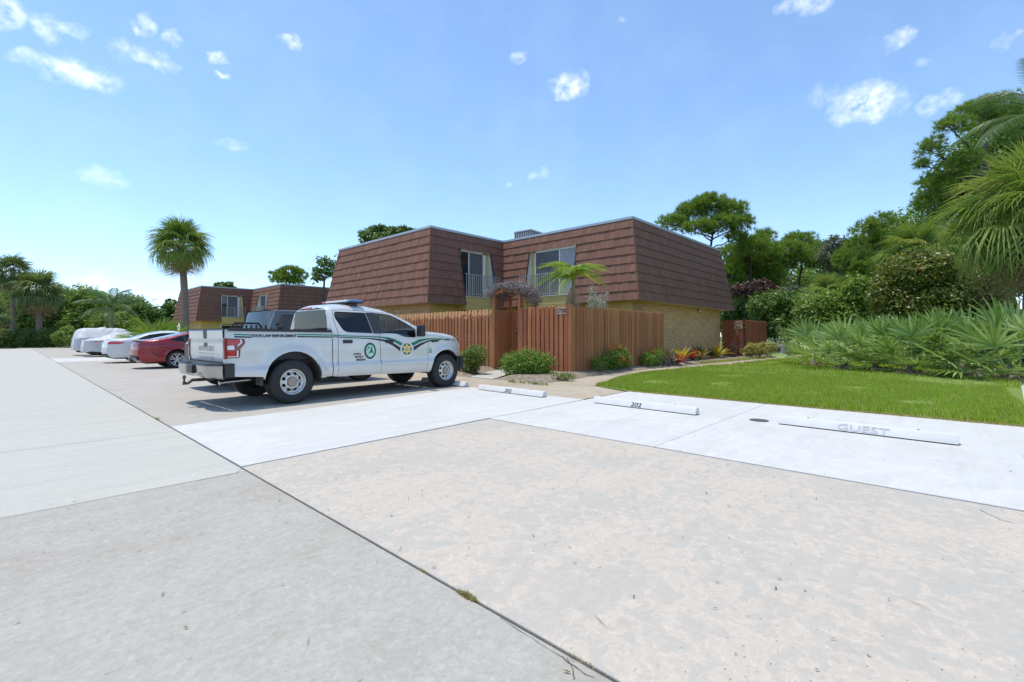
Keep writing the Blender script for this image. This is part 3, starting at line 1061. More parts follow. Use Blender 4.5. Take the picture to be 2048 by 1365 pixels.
# ------------------------------------------------------------------ fences
def mat_board(name, c, rnd=.16, paler=False):
    m, nt, bs = nodes_of(name)
    co = objco(nt)
    oi = N(nt, 'ShaderNodeObjectInfo')
    mp = N(nt, 'ShaderNodeMapping', {'Scale': (14, 14, .7)})
    nt.links.new(co, mp.inputs[0])
    add = N(nt, 'ShaderNodeVectorMath', operation='ADD')
    nt.links.new(mp.outputs[0], add.inputs[0]); nt.links.new(oi.outputs['Location'], add.inputs[1])
    gr = noise(nt, 1.5, 5, .6, add.outputs[0])
    h = N(nt, 'ShaderNodeHueSaturation', {'Color': (*c, 1)})
    v = N(nt, 'ShaderNodeMath', {0: mrange(nt, gr, .3, .7, .82, 1.14), 1: mrange(nt, oi.outputs['Random'], 0, 1, 1 - rnd, 1 + rnd)}, operation='MULTIPLY').outputs[0]
    nt.links.new(v, h.inputs['Value'])
    nt.links.new(mrange(nt, oi.outputs['Random'], 0, 1, .492, .508), h.inputs['Hue'])
    cc = h.outputs[0]
    if paler:
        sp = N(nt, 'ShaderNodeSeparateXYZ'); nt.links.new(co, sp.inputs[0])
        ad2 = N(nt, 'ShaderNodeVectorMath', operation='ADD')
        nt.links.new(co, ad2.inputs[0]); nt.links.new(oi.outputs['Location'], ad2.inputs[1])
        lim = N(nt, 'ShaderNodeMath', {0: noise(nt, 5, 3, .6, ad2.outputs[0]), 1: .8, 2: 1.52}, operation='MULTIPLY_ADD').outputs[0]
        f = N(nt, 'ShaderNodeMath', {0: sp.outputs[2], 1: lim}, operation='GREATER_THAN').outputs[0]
        cc = mixc(nt, f, cc, (.68, .36, .17))  # paler orange tone above a ragged line near the board top
    nt.links.new(cc, bs.inputs['Base Color'])
    bs.inputs['Roughness'].default_value = .8
    bs.inputs['Specular IOR Level'].default_value = .15
    bump(nt, bs, gr, .2, .01)
    return m


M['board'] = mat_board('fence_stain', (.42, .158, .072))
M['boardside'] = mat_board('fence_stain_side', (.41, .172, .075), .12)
M['boardpale'] = mat_board('pale_topped_fence_stain', (.40, .165, .076), .14, True)
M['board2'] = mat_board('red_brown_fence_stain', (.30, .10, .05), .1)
M['post'] = mat_board('post_stain', (.40, .15, .068), .05)


def board_mesh(name, w, h, t, mat, ear=.035):
    pts = [(-w / 2, 0), (w / 2, 0), (w / 2, h - ear), (w / 2 - ear, h), (-w / 2 + ear, h), (-w / 2, h - ear)]
    n = len(pts)
    vs_ = [(x, -t / 2, z) for x, z in pts] + [(x, t / 2, z) for x, z in pts]
    mb = MB().add(vs_, [tuple(range(n)), tuple(range(n, 2 * n))[::-1]] + [(i, n + i, n + (i + 1) % n, (i + 1) % n) for i in range(n)])
    return mb.mesh(name, mat)


def fence(name, label, p0, p1, pitch, w, h, mat, back=True, z0=.08, ear=.035, rails=(.35, 1.1, 1.85), jit=.012, pale_to=None, palemat=None):
    p0, p1 = Vector(p0), Vector(p1)
    L = (p1 - p0).length
    d = (p1 - p0).normalized()
    rz = math.atan2(d.y, d.x)
    t = thing(name, label, 'fence', (p0.x, p0.y, z0), rz)
    r_ = random.Random(int(L * 100))
    me = board_mesh('board', w, h, .02, mat, ear)
    mp = board_mesh('board', w, h, .02, palemat, ear) if palemat else None
    mback = board_mesh('board', w, h - .05, .02, mat, ear)
    n = int(L / pitch)
    for k in range(n + 1):
        s = (k + .5) * L / (n + 1)
        use = mp if (mp and s < pale_to) else me
        link('board', use, t, (s, -.032 + r_.uniform(-.003, .003), r_.uniform(-jit, jit)), (r_.uniform(-.004, .004), r_.uniform(-.006, .006), 0))
        if back and k < n:
            link('back_board', mback, t, (s + pitch / 2, .032, r_.uniform(-jit, 0)))
    for z in rails:
        MB().box(0, L, -.021, .021, z, z + .085).build('rail', mat, t)
    return t


FZ = .08
FX, FYS = 12.17, 8.76
# front of the yard, left of the gate (seen over the pickup's bonnet); local x runs towards -Y, local -y looks to the aisle
fence('board_fence', 'brown board fence behind the pickup truck, its board tops paler to bare wood', (FX, 21.5), (FX, 12.24), .20, .142, 2.15, M['boardpale'], pale_to=99, palemat=M['boardpale'])
fence('board_fence', 'brown board fence between the gate and the corner with the number 5708', (FX, 10.93), (FX, 8.80), .213, .148, 2.15, M['board'])
fence('board_fence', 'long brown board fence running from the 5708 corner to the brick wall', (FX + .04, FYS), (18.86, FYS), .217, .185, 2.15, M['boardside'], ear=.06, rails=(.35, 1.1, 1.85))
MB().box(18.84, 18.90, 8.78, 9.52, .05, 2.2)
fence('return_fence', 'short fence return joining the board fence to the brick wall', (18.86, 9.5), (18.86, 8.80), .2, .18, 2.12, M['boardside'])
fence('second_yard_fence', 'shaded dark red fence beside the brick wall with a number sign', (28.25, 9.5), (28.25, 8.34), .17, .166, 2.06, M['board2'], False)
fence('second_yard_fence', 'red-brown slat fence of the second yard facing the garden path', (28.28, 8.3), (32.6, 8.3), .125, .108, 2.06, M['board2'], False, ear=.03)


def number_sign(label, loc, rz, lines, w, h):
    t = thing('number_sign', label, 'sign', loc, rz)
    M.setdefault('signwood', mat_plain('sign_plate', (.55, .36, .27), .7, var=.2, scale=12))
    M.setdefault('signink', mat_plain('sign_digits', (.10, .04, .02), .7))
    k = len(lines)
    for i, s in enumerate(lines):
        z = -i * (h + .03)
        MB().box(-w / 2, w / 2, -.012, .0, z - h / 2, z + h / 2).build('plate', M['signwood'], t, bevel=.006)
        o = link('digits', text_mesh('digits', s, h * .95, M['signink'], .95, 0, .006, 'CENTER'), t, (0, -.0155, z - h * .32), (R(90), 0, 0))
    return t


number_sign('small wooden house number 5708 on the fence beside the corner post', (FX - .05, 9.08, 2.06), R(-90), ['5708'], .42, .22)
number_sign('two-line number sign 5707 202 on the dark red fence', (28.20, 8.6, 1.98), R(-90), ['5707', '202'], .42, .20)

# corner posts
for nm, x, y, lb in (('fence_post', FX - .005, 8.74, 'square brown corner post of the board fence under the house number'),
                     ('fence_post', FX - .005, 12.19, 'square brown post of the left fence beside the gate recess')):
    tag(MB().box(x - .06, x + .06, y - .06, y + .06, .04, 2.25).build(nm, M['post'], bevel=.006), lb, 'post')

# gate in its recess, with the arbor over it
gt = thing('yard_gate', 'brown board gate set back under the arbor', 'gate', (13.1, 12.2, .08), R(-90))
gm = board_mesh('board', .15, 2.12, .022, M['board'])
for k in range(8):
    link('board', gm, gt, (.08 + k * .155, -.02, 0))
for z in (.3, 1.1, 1.85):
    MB().box(0, 1.24, -.008, .03, z, z + .09).build('rail', M['board'], gt)
MB().lathe([(0, .05), (.02, .05), (.024, .03), (.012, .0)], 10, 'y').build('knob', M['rubber'], gt, loc=(.30, -.06, 1.02))
MB().box(.27, .33, -.036, -.031, 1.22, 1.30).build('lock_plate', M['rubber'], gt)
for y, lb in ((12.2, 'recess side panel of brown boards on the pickup side of the gate'), (10.95, 'recess side panel of brown boards behind the 5708 fence')):
    fence('recess_panel', lb, (FX + .07, y), (13.1, y), .155, .15, 2.14, M['board'], False)
ar = thing('arbor', 'brown timber arbor with lattice sides over the yard gate', 'arbor', (FX, 11.58, .08))
for x in (.03, .9):
    for y in (-.63, .63):
        MB().box(x - .045, x + .045, y - .045, y + .045, 0, 2.66).build('post', M['post'], ar)
for y in (-.63, .63):
    mb = MB()
    for k in range(-3, 8):
        for sg in (1, -1):
            x0 = .08 + k * .13
            pts = []
            for tt in (0, 1):
                pts.append((x0 + sg * (tt - .5) * .5 + .1, 2.19 + tt * .5))
            (xa, za), (xb, zb) = pts
            # clip to the panel
            def clip(xa, za, xb, zb):
                for lim, s_ in ((.075, 1), (.855, -1)):
                    if s_ * xa < s_ * lim and s_ * xb < s_ * lim: return None
                    if s_ * xa < s_ * lim: tq = (lim - xa) / (xb - xa); za += (zb - za) * tq; xa = lim
                    if s_ * xb < s_ * lim: tq = (lim - xa) / (xb - xa); zb = za + (zb - za) * tq; xb = lim
                return xa, za, xb, zb
            q = clip(xa, za, xb, zb)
            if q is None or abs(q[2] - q[0]) < .02: continue
            xa, za, xb, zb = q
            mb.tube([(xa, y + sg * .007, za), (xb, y + sg * .007, zb)], .014, 4)
    mb.build('lattice', M['post'], ar)
    MB().box(.03, .9, y - .03, y + .03, 2.62, 2.70).build('side_beam', M['post'], ar)
for x in (-.01, .94):
    rows = []
    for k in range(13):
        a = k / 12
        yy = -.70 + 1.4 * a
        zz = 2.60 + .16 * math.sin(PI * a)
        rows.append([(x - .02, yy, zz), (x - .02, yy, zz + .13), (x + .02, yy, zz + .13), (x + .02, yy, zz), (x - .02, yy, zz)])
    MB().grid(rows).build('arch_beam', M['post'], ar)
for k in range(6):
    a = (k + .5) / 6
    yy = -.70 + 1.4 * a
    MB().box(-.08, 1.02, yy - .018, yy + .018, 2.735 + .16 * math.sin(PI * a), 2.775 + .16 * math.sin(PI * a)).build('roof_slat', M['post'], ar)

# birdbath
bb = thing('birdbath', 'small white stone pedestal at the end of the red-brown fence', 'birdbath', (33.0, 7.45, .0))
M['stone'] = mat_plain('pale_stone', (.62, .60, .54), .8, var=.15, scale=8, bmp=.3)
MB().lathe([(0, 0), (.24, 0), (.24, .05), (.17, .09)], 16).build('base', M['stone'], bb, True)
MB().lathe([(.17, .09), (.115, .3), (.11, .42), (.18, .60)], 16).build('column', M['stone'], bb, True)
MB().lathe([(.18, .60), (.25, .64), (.25, .68), (.2, .66), (0, .64)], 16).build('bowl', M['stone'], bb, True)
# ------------------------------------------------------------------ vehicles
def mat_paint(name, c, metal=.0, flake=.0, rough=.35):
    m, nt, bs = nodes_of(name)
    co = objco(nt)
    n = noise(nt, 2.5, 5, .6, co)
    h = N(nt, 'ShaderNodeHueSaturation', {'Color': (*c, 1)})
    nt.links.new(mrange(nt, n, .3, .7, .95, 1.04), h.inputs['Value'])
    nt.links.new(h.outputs[0], bs.inputs['Base Color'])
    bs.inputs['Metallic'].default_value = metal
    nt.links.new(mrange(nt, noise(nt, 7, 5, .6, co), .3, .7, rough * .85, rough * 1.2), bs.inputs['Roughness'])
    bs.inputs['Coat Weight'].default_value = .8
    bs.inputs['Coat Roughness'].default_value = .05
    return m


M['silver'] = mat_paint('silver_white_paint', (.60, .595, .57), .2)
M['redpaint'] = mat_paint('deep_red_paint', (.24, .006, .013), .35)
M['whitecar'] = mat_paint('white_car_paint', (.60, .60, .59), 0)
M['suvgrey'] = mat_paint('dark_grey_paint', (.085, .09, .098), .3)
M['suvroof'] = mat_paint('pale_grey_roof', (.36, .38, .40), .2)
M['chrome'] = mat_plain('dull_chrome', (.40, .40, .40), .2, 1, .06)
M['rim'] = mat_plain('silver_wheel', (.60, .60, .58), .35, .55, .1)
M['alloy'] = mat_plain('alloy_wheel', (.5, .5, .5), .3, .7, .1)
M['hubcap'] = mat_plain('rusty_hub', (.36, .30, .25), .6, .4, .2, 30)
M['tyre'] = mat_plain('tyre', (.028, .027, .027), .8, 0, .25, 8)
M['blk'] = mat_plain('black_plastic', (.022, .022, .024), .5, 0, .2)
M['matte'] = mat_plain('dark_underbody', (.035, .032, .028), .9, 0, .3)
M['arch'] = mat_plain('dusty_wheel_liner', (.09, .083, .07), .95, 0, .35, 6)
M['interior'] = mat_plain('grey_upholstery', (.10, .10, .105), .8)
M['redlens'] = mat_plain('red_lamp_lens', (.55, .012, .015), .12, 0, .1, coat=.6)
M['darkred'] = mat_plain('dark_red_lens', (.20, .008, .012), .12, 0, .1, coat=.6)
M['clear'] = mat_plain('clear_lamp_lens', (.75, .74, .74), .15, 0, .05, coat=.5)
M['bluelens'] = mat_plain('blue_lamp_lens', (.06, .18, .42), .12, 0, .1, coat=.6)
M['green'] = mat_plain('green_vinyl', (.004, .17, .085), .4, 0, .04)
M['palegreen'] = mat_plain('pale_green_vinyl', (.50, .68, .58), .4, 0, .15, 25)
M['blackvinyl'] = mat_plain('black_vinyl', (.018, .018, .02), .4, 0, .05)
M['gold'] = mat_plain('gold_vinyl', (.75, .52, .17), .4, 0, .12, 20)
M['whitevinyl'] = mat_plain('white_vinyl', (.72, .73, .73), .4, 0, .05)
M['greyink'] = mat_plain('faded_decal_ink', (.38, .40, .34), .5, 0, .2, 20)
M['glass_dark'] = mat_glass('dark_tinted_glass', (.10, .12, .14), .55)
M['glass_clear'] = mat_glass('light_tinted_glass', (.55, .68, .66), .93)


def smooth01(x):
    x = max(0., min(1., x))
    return x * x * (3 - 2 * x)


def arc(cx, cz, r, a0, a1, n=14):
    return [(cx + r * math.cos(R(a0 + (a1 - a0) * k / n)), cz + r * math.sin(R(a0 + (a1 - a0) * k / n)), 0) for k in range(n + 1)]


def interp(pts, u):
    if u <= pts[0][0]: return pts[0][1]
    for (a, za), (b, zb) in zip(pts[:-1], pts[1:]):
        if u <= b: return za + (zb - za) * (u - a) / (b - a + 1e-9)
    return pts[-1][1]


def strip(name, pts, yedge, crown, mat, parent, n=12, bow=0., smooth=True, thick=False, inset=0.):
    """surface across the vehicle through the profile points (u,z); crown lifts the middle along the local normal, bow shifts it in u"""
    rows = []
    for k, (u, z) in enumerate(pts):
        a = pts[max(k - 1, 0)]; b = pts[min(k + 1, len(pts) - 1)]
        t = Vector((b[0] - a[0], b[1] - a[1]))
        t = t.normalized() if t.length > 0 else Vector((1, 0))
        nrm = Vector((-t.y, t.x))
        if nrm.y < 0: nrm = -nrm
        if abs(nrm.y) < .35: nrm = Vector((1 if bow >= 0 else -1, 0)) * 1.0 if bow else nrm
        y = yedge(u, z) - inset
        row = []
        for j in range(n + 1):
            s = -1 + 2 * j / n
            q = (1 - s * s)
            row.append((u + nrm.x * crown * q + bow * q, y * s, z + nrm.y * crown * q))
        rows.append(row)
    return MB().grid(rows).build(name, mat, parent, smooth, ang=40)


def wheel(parent, u, y, side, r, w, rim_r, style, name='wheel'):
    """side=+1/-1 is the outward y direction"""
    o = bpy.data.objects.new(name, None)
    o.empty_display_size = .1
    col.objects.link(o)
    o.parent = parent
    o.location = (u, y, r)
    s = side
    prof = [(rim_r, -w * .42), (rim_r + .02, -w * .5), (r - .045, -w * .52), (r - .012, -w * .44), (r, -w * .34), (r, w * .34), (r - .012, w * .44), (r - .045, w * .52), (rim_r + .02, w * .5), (rim_r, w * .42)]
    MB().lathe(prof, 48, 'y').build('tyre', M['tyre'], o, True, ang=50)
    # tread grooves
    tr = MB()
    for k in range(64):
        a = 2 * PI * k / 64
        for yy in (-.3, -.1, .1, .3):
            ca, sa = math.cos(a + yy * .12), math.sin(a + yy * .12)
            cb, sb = math.cos(a + .055 + yy * .12), math.sin(a + .055 + yy * .12)
            q = []
            for (c_, s_) in ((ca, sa), (cb, sb)):
                for ww in (yy - .085, yy + .085):
                    q.append((c_ * (r + .006), ww * w, s_ * (r + .006)))
            tr.add(q, [(0, 1, 3, 2)])
    tr.build('tread', M['tyre'], o)
    d = w * .5 * s
    if style == 'steel':
        hole = lambda k: [(.158 * rim_r / .23 * math.cos(2 * PI * k / 8 + a) if False else 0, 0) for a in (0,)]
        out = [(rim_r * .985 * math.cos(2 * PI * k / 48), rim_r * .985 * math.sin(2 * PI * k / 48)) for k in range(48)]
        holes = []
        for k in range(8):
            t = 2 * PI * (k + .5) / 8
            cx, cz = rim_r * .70 * math.cos(t), rim_r * .70 * math.sin(t)
            h = []
            for j in range(12):
                a = 2 * PI * j / 12
                x_, z_ = rim_r * .125 * math.cos(a), rim_r * .155 * math.sin(a)
                h.append((cx + x_ * math.cos(t) - z_ * math.sin(t), cz + x_ * math.sin(t) + z_ * math.cos(t)))
            holes.append(h[::-1])
        dish = [(0, .0), (.38, .0), (.42, .03), (.52, .035), (.62, .02), (.82, -.005), (.90, .0), (1, .03)]
        f = lambda x_, z_: abs(d) - .03 + interp(dish, math.hypot(x_, z_) / rim_r) - .03
        bent_panel('rim', out, holes, f, s, M['rim'], o, step=.03, flange=.03, ang=40)
        MB().lathe([(rim_r * .96, d * .80), (rim_r * 1.0, d * .98), (rim_r * 1.05, d * 1.0), (rim_r * 1.05, d * .9)], 48, 'y').build('rim_lip', M['rim'], o, True)
        MB().lathe([(0, d * .92), (rim_r * .36, d * .90), (rim_r * .40, d * .80), (rim_r * .42, d * .5)], 28, 'y').build('hub_cap', M['hubcap'], o, True)
    else:
        MB().lathe([(rim_r * .93, d * .3), (rim_r * .95, d * .9), (rim_r * 1.04, d * .98), (rim_r * 1.05, d * .85)], 40, 'y').build('rim_lip', M['alloy'], o, True)
        for k in range(5):
            t = 2 * PI * k / 5 + .3
            for dt in (-.13, .13):
                rows = []
                for q, rr in ((.34, .16), (.85, .17), (.9, .96), (.5, .96)):
                    pass
                a0, a1 = t + dt * 1.1, t + dt * 1.9
                p0 = (rim_r * .16 * math.cos(t), rim_r * .16 * math.sin(t)); p1 = (rim_r * .95 * math.cos(a1), rim_r * .95 * math.sin(a1))
                MB().tube([(p0[0], d * .80, p0[1]), ((p0[0] + p1[0]) / 2, d * .86, (p0[1] + p1[1]) / 2), (p1[0], d * .80, p1[1])], [.03, .022, .026], 6).build('spoke', M['alloy'], o, True)
        MB().lathe([(0, d * .88), (rim_r * .2, d * .86), (rim_r * .24, d * .6)], 20, 'y').build('hub_cap', M['alloy'], o, True)
    MB().lathe([(0, d * .15), (rim_r * .95, d * .15)], 24, 'y').build('brake_disc', M['matte'], o)
    return o


def decal(name, outline, yf, side, mat, parent, off=.004, holes=(), step=.08):
    return bent_panel(name, outline, holes, yf, side, mat, parent, step, 0, off)


def text_on_side(name, body, size, u0, z0, yf, side, mat, parent, xscale=1, shear=0, bold=.0, u1=None, off=.005):
    me = text_mesh(name, body, size, mat, 1, shear, bold)
    xs = [v.co.x for v in me.vertices]
    k = xscale if u1 is None else (u1 - u0) / (max(xs) - min(xs))
    x0 = min(xs)
    for v in me.vertices:
        u = u0 + (v.co.x - x0) * k; z = z0 + v.co.y
        v.co = (u, side * (yf(u, z) + off), z)
    return link(name, me, parent)


# ---- the pickup
TR_A = math.atan(.04)
truck = thing('pickup_truck', 'silver state law enforcement pickup truck with green stripe and roof light bar', 'pickup truck', (3.50, 9.75, 0), TR_A)
rear_top = [(.80, 1.80), (.86, 1.845), (1.3, 1.895), (1.75, 1.89), (2.12, 1.835)]
wsh = [(2.12, 1.835), (2.42, 1.735), (2.8, 1.55), (3.17, 1.355)]
hood = [(3.19, 1.35), (3.4, 1.335), (3.7, 1.305), (4.0, 1.255), (4.18, 1.19), (4.28, 1.09)]
CABTOP = rear_top + wsh[1:] + hood[1:]
ARCHES = ((.02, .44, .525), (3.71, .43, .485))


def truck_y(u, z):
    y = 1.0
    if z < .62: y -= .075 * ((.62 - z) / .25) ** 2
    y -= .030 * smooth01((z - .655) / .07)
    if z > .95: y -= .028 * ((z - .95) / .38) ** 2
    if u > .775 and z > 1.30:
        y -= (z - 1.30) * .36
    # rounded shoulder towards the top outline
    if u > .775:
        top = interp(CABTOP, u)
        d = top - z
        r_ = .09
        if d < r_:
            q = (r_ - max(d, 0)) / r_
            y -= r_ * (1 - math.sqrt(max(0, 1 - q * q))) * .9
    if u > 3.75: y -= .20 * ((u - 3.75) / .6) ** 2.2
    if u < -.75: y -= .03 * ((-.75 - u) / .37) ** 2
    for cx, cz, r_ in ARCHES:
        d = math.hypot(u - cx, z - cz) - r_
        if -.02 < d < .16: y += .034 * (1 - smooth01(d / .16))
    return y


bed = [(-1.10, .57, .02), (-1.12, .80, .02), (-1.10, 1.365, .03), (.765, 1.345, .01), (.765, .455, .02), (.53, .47, .02)] + arc(.02, .44, .525, 2, 176) + [(-.52, .53, .02)]
cab_rear_door = [(.92, 1.62, .05), (.95, 1.745, .06), (1.66, 1.745, .02), (1.70, 1.30, .02), (1.04, 1.322, .10)]
cab_front_door = [(1.90, 1.748, .02), (2.28, 1.722, .08), (2.60, 1.565, .2), (2.845, 1.405, .03), (2.835, 1.215, .03), (2.52, 1.215, .08), (2.29, 1.298, .08), (1.935, 1.302, .02)]
cab = [(.785, .45, .02), (.785, 1.70, 0), (.80, 1.80, .03)] + [(u, z, .0) for u, z in CABTOP[1:]] + \
      [(4.33, .98, .03), (4.345, .74, .03), (4.20, .72, .02)] + arc(3.71, .43, .485, 36, 178)[0:] + [(3.20, .40, .02)]
for s in (-1, 1):
    bent_panel('bed_side', fillet(bed), (), truck_y, s, M['silver'], truck, .06, .045)
    bent_panel('cab_side', fillet(cab, .02), [fillet(cab_rear_door)[::-1], fillet(cab_front_door)[::-1]], truck_y, s, M['silver'], truck, .06, .05)
    bent_panel('rear_side_window', fillet(cab_rear_door), (), truck_y, s, M['glass_dark'], truck, .2, 0, -.018)
    bent_panel('front_side_window', fillet(cab_front_door), (), truck_y, s, M['glass_clear'], truck, .2, 0, -.018)
    # black pillar trim, door gaps, handles
    decal('pillar_trim', [(1.665, 1.752), (1.895, 1.752), (1.93, 1.298), (1.705, 1.298)], truck_y, s, M['blk'], truck, .006)
    for pts in ([(.90, 1.30), (.885, .46)], [(1.80, 1.77), (1.85, 1.28), (1.875, .44)], [(3.17, 1.20), (3.15, .80), (3.10, .40)], [(.90, 1.30), (.885, 1.6), (.93, 1.775), (1.2, 1.79), (2.25, 1.755)]):
        mb = MB()
        q = []
        for a, b in zip(pts[:-1], pts[1:]):
            for k in range(8):
                t = k / 8
                q.append((a[0] + (b[0] - a[0]) * t, a[1] + (b[1] - a[1]) * t))
        q.append(pts[-1])
        mb.grid([[(u - .004, s * (truck_y(u, z) + .0025), z - .003) for u, z in q], [(u + .004, s * (truck_y(u, z) + .0025), z + .003) for u, z in q]])
        mb.build('door_gap', M['matte'], truck)
    for u in (1.00, 1.99):
        rows = []
        for du, dz, oo in ((0, 0, 0), (.0, .0, .03), (.20, 0, .03), (.20, 0, 0)):
            rows.append([(u + du, s * (truck_y(u, 1.13) + oo), 1.10), (u + du, s * (truck_y(u, 1.16) + oo), 1.165)])
        MB().grid(rows).build('door_handle', M['blk'], truck, bevel=.008)
    # bed rail cap
    rows = []
    for k in range(9):
        u = -1.08 + k * (1.84 / 8)
        zt = 1.362 - k * .0022
        rows.append([(u, s * .975, zt - .03), (u, s * .972, zt + .016), (u, s * .84, zt + .018), (u, s * .835, zt - .05)])
    MB().grid(rows).build('bed_rail_cap', M['blk'], truck)
    # door mirror
    mr = thing('x', 'x', 'x'); bpy.data.objects.remove(mr)
    mo = MB().box(-.06, .07, -.0, .20, -.13, .14).build('door_mirror', M['blk'], truck, bevel=.035)
    mo.location = (2.86, s * (truck_y(2.86, 1.3) + .03) if s > 0 else s * (truck_y(2.86, 1.3) + .23), 1.36)
    MB().box(2.82, 2.90, s * truck_y(2.85, 1.28) - .03, s * truck_y(2.85, 1.28) + .06 * s + .03, 1.24, 1.30).build('mirror_arm', M['blk'], truck)
    # tail lamp wraps the corner
    tl = [(-1.105, 1.205), (-.815, 1.195), (-.81, 1.12), (-.885, 1.03), (-.895, .875), (-1.11, .87)]
    decal('tail_lamp', fillet(tl, .02), truck_y, s, M['darkred'], truck, .012, step=.06)
    decal('lamp_lens', [(-1.085, 1.18), (-.90, 1.175), (-.88, 1.15), (-.94, 1.10), (-1.09, 1.10)], truck_y, s, M['redlens'], truck, .016)
    decal('lamp_lens', [(-1.09, .99), (-.96, .99), (-.955, .91), (-1.09, .91)], truck_y, s, M['redlens'], truck, .016)
    decal('lamp_lens', [(-1.09, 1.085), (-.98, 1.085), (-.975, 1.015), (-1.09, 1.015)], truck_y, s, M['clear'], truck, .016)
    decal('lamp_trim', [(-.895, 1.185), (-.865, 1.185), (-.855, 1.13), (-.93, 1.065), (-.93, 1.09), (-.88, 1.14)], truck_y, s, M['clear'], truck, .017)
    decal('lamp_trim', [(-.94, 1.0), (-.918, 1.0), (-.915, .89), (-1.09, .89), (-1.09, .905), (-.94, .905)], truck_y, s, M['clear'], truck, .017)
    # stripes
    for a, b in ((-.97, -.71), (.085, .762)):
        for z0, z1, m_ in ((1.262, 1.283, 'green'), (1.248, 1.262, 'palegreen'), (1.222, 1.246, 'blackvinyl')):
            decal('stripe', [(a, z0), (b, z0 - .01), (b, z1 - .01), (a, z1)], truck_y, s, M[m_], truck)
    g0 = [(.79, 1.27), (1.19, 1.252), (1.64, 1.243), (1.87, 1.235), (2.06, 1.218), (2.24, 1.172), (2.44, 1.08)]
    g1 = [(2.38, 1.03), (2.22, 1.115), (2.07, 1.17), (1.9, 1.205), (1.64, 1.222), (1.19, 1.232), (.79, 1.25)]
    b0 = [(.79, 1.238), (1.19, 1.218), (1.64, 1.203), (1.92, 1.175), (2.07, 1.14), (2.21, 1.08), (2.37, .99)]
    b1 = [(2.37, .905), (2.16, 1.04), (1.99, 1.11), (1.92, 1.135), (1.58, 1.185), (1.19, 1.20), (.79, 1.222)]
    decal('stripe', g0 + g1, truck_y, s, M['green'], truck)
    decal('stripe', b0 + b1, truck_y, s, M['blackvinyl'], truck)
    decal('stripe', [(2.66, 1.08), (2.91, 1.165), (3.14, 1.19), (3.63, 1.19), (3.63, 1.178), (3.14, 1.16), (2.94, 1.11), (2.72, 1.02)], truck_y, s, M['green'], truck)
    decal('stripe', [(2.73, 1.0), (2.94, 1.08), (3.14, 1.135), (3.25, 1.155), (3.63, 1.17), (3.63, 1.155), (3.49, 1.145), (3.25, 1.12), (3.14, 1.10), (2.94, 1.02), (2.74, .91)], truck_y, s, M['blackvinyl'], truck)
    decal('stripe', [(3.87, 1.165), (4.22, 1.135), (4.22, 1.12), (3.87, 1.145)], truck_y, s, M['green'], truck)
    el = lambda cx, cz, a, b, n=28: [(cx + a * math.cos(2 * PI * k / n), cz + b * math.sin(2 * PI * k / n)) for k in range(n)]
    # round star badge
    decal('star_badge', el(2.545, .945, .175, .17), truck_y, s, M['whitevinyl'], truck, .006)
    decal('badge_ring', el(2.545, .95, .135, .135), truck_y, s, M['green'], truck, .008)
    st = []
    for k in range(12):
        r_ = .145 if k % 2 == 0 else .078
        st.append((2.545 + r_ * math.sin(PI * k / 6), .95 + r_ * math.cos(PI * k / 6)))
    decal('badge_star', st, truck_y, s, M['gold'], truck, .010)
    decal('badge_centre', el(2.545, .95, .042, .045, 16), truck_y, s, M['greyink'], truck, .012)
    # oval wildlife seal
    decal('oval_seal', el(1.61, .935, .138, .172), truck_y, s, M['blackvinyl'], truck, .006)
    decal('seal_ring', [p for p in el(1.61, .935, .118, .15)], truck_y, s, M['green'], truck, .008)
    decal('seal_field', el(1.61, .935, .098, .125), truck_y, s, M['palegreen'], truck, .010)
    for q in ([(1.55, .87), (1.60, .93), (1.63, 1.02), (1.655, 1.03), (1.66, .95), (1.69, .88), (1.63, .90)], [(1.53, .93), (1.57, .98), (1.60, 1.03), (1.575, 1.03), (1.535, .97)]):
        decal('seal_figure', q, truck_y, s, M['green'], truck, .012)
    decal('fender_seal', el(3.23, .895, .036, .05, 18), truck_y, s, M['green'], truck, .006)
    decal('seal_field', el(3.23, .90, .022, .026, 14), truck_y, s, M['palegreen'], truck, .008)
    decal('fender_badge', [(3.26, 1.125), (3.49, 1.15), (3.49, 1.115), (3.26, 1.09)], truck_y, s, M['blk'], truck, .010)
if True:
    s = -1
    text_on_side('lettering', 'STATE LAW ENFORCEMENT', .066, -.705, 1.226, truck_y, s, M['blackvinyl'], truck, bold=.0035, u1=.075)
    for i, (w_, a, b, z) in enumerate((('PATROL', 1.225, 1.40, .855), ('PROTECT', 1.255, 1.455, .795), ('PRESERVE', 1.285, 1.50, .735))):
        text_on_side('lettering', w_, .056, a, z, truck_y, s, M['blackvinyl'], truck, shear=.2, bold=.002, u1=b)
    text_on_side('lettering', 'FWC', .06, 3.66, 1.135, truck_y, s, M['blackvinyl'], truck, bold=.004, u1=3.85)

ye = lambda u, z: truck_y(u, z) - .002
strip('hood', hood, lambda u, z: truck_y(u, z) - .0, .05, M['silver'], truck, 16)
strip('roof', rear_top, ye, .045, M['silver'], truck, 16)
strip('windshield', wsh, ye, .02, M['glass_clear'], truck, 14, bow=.10)
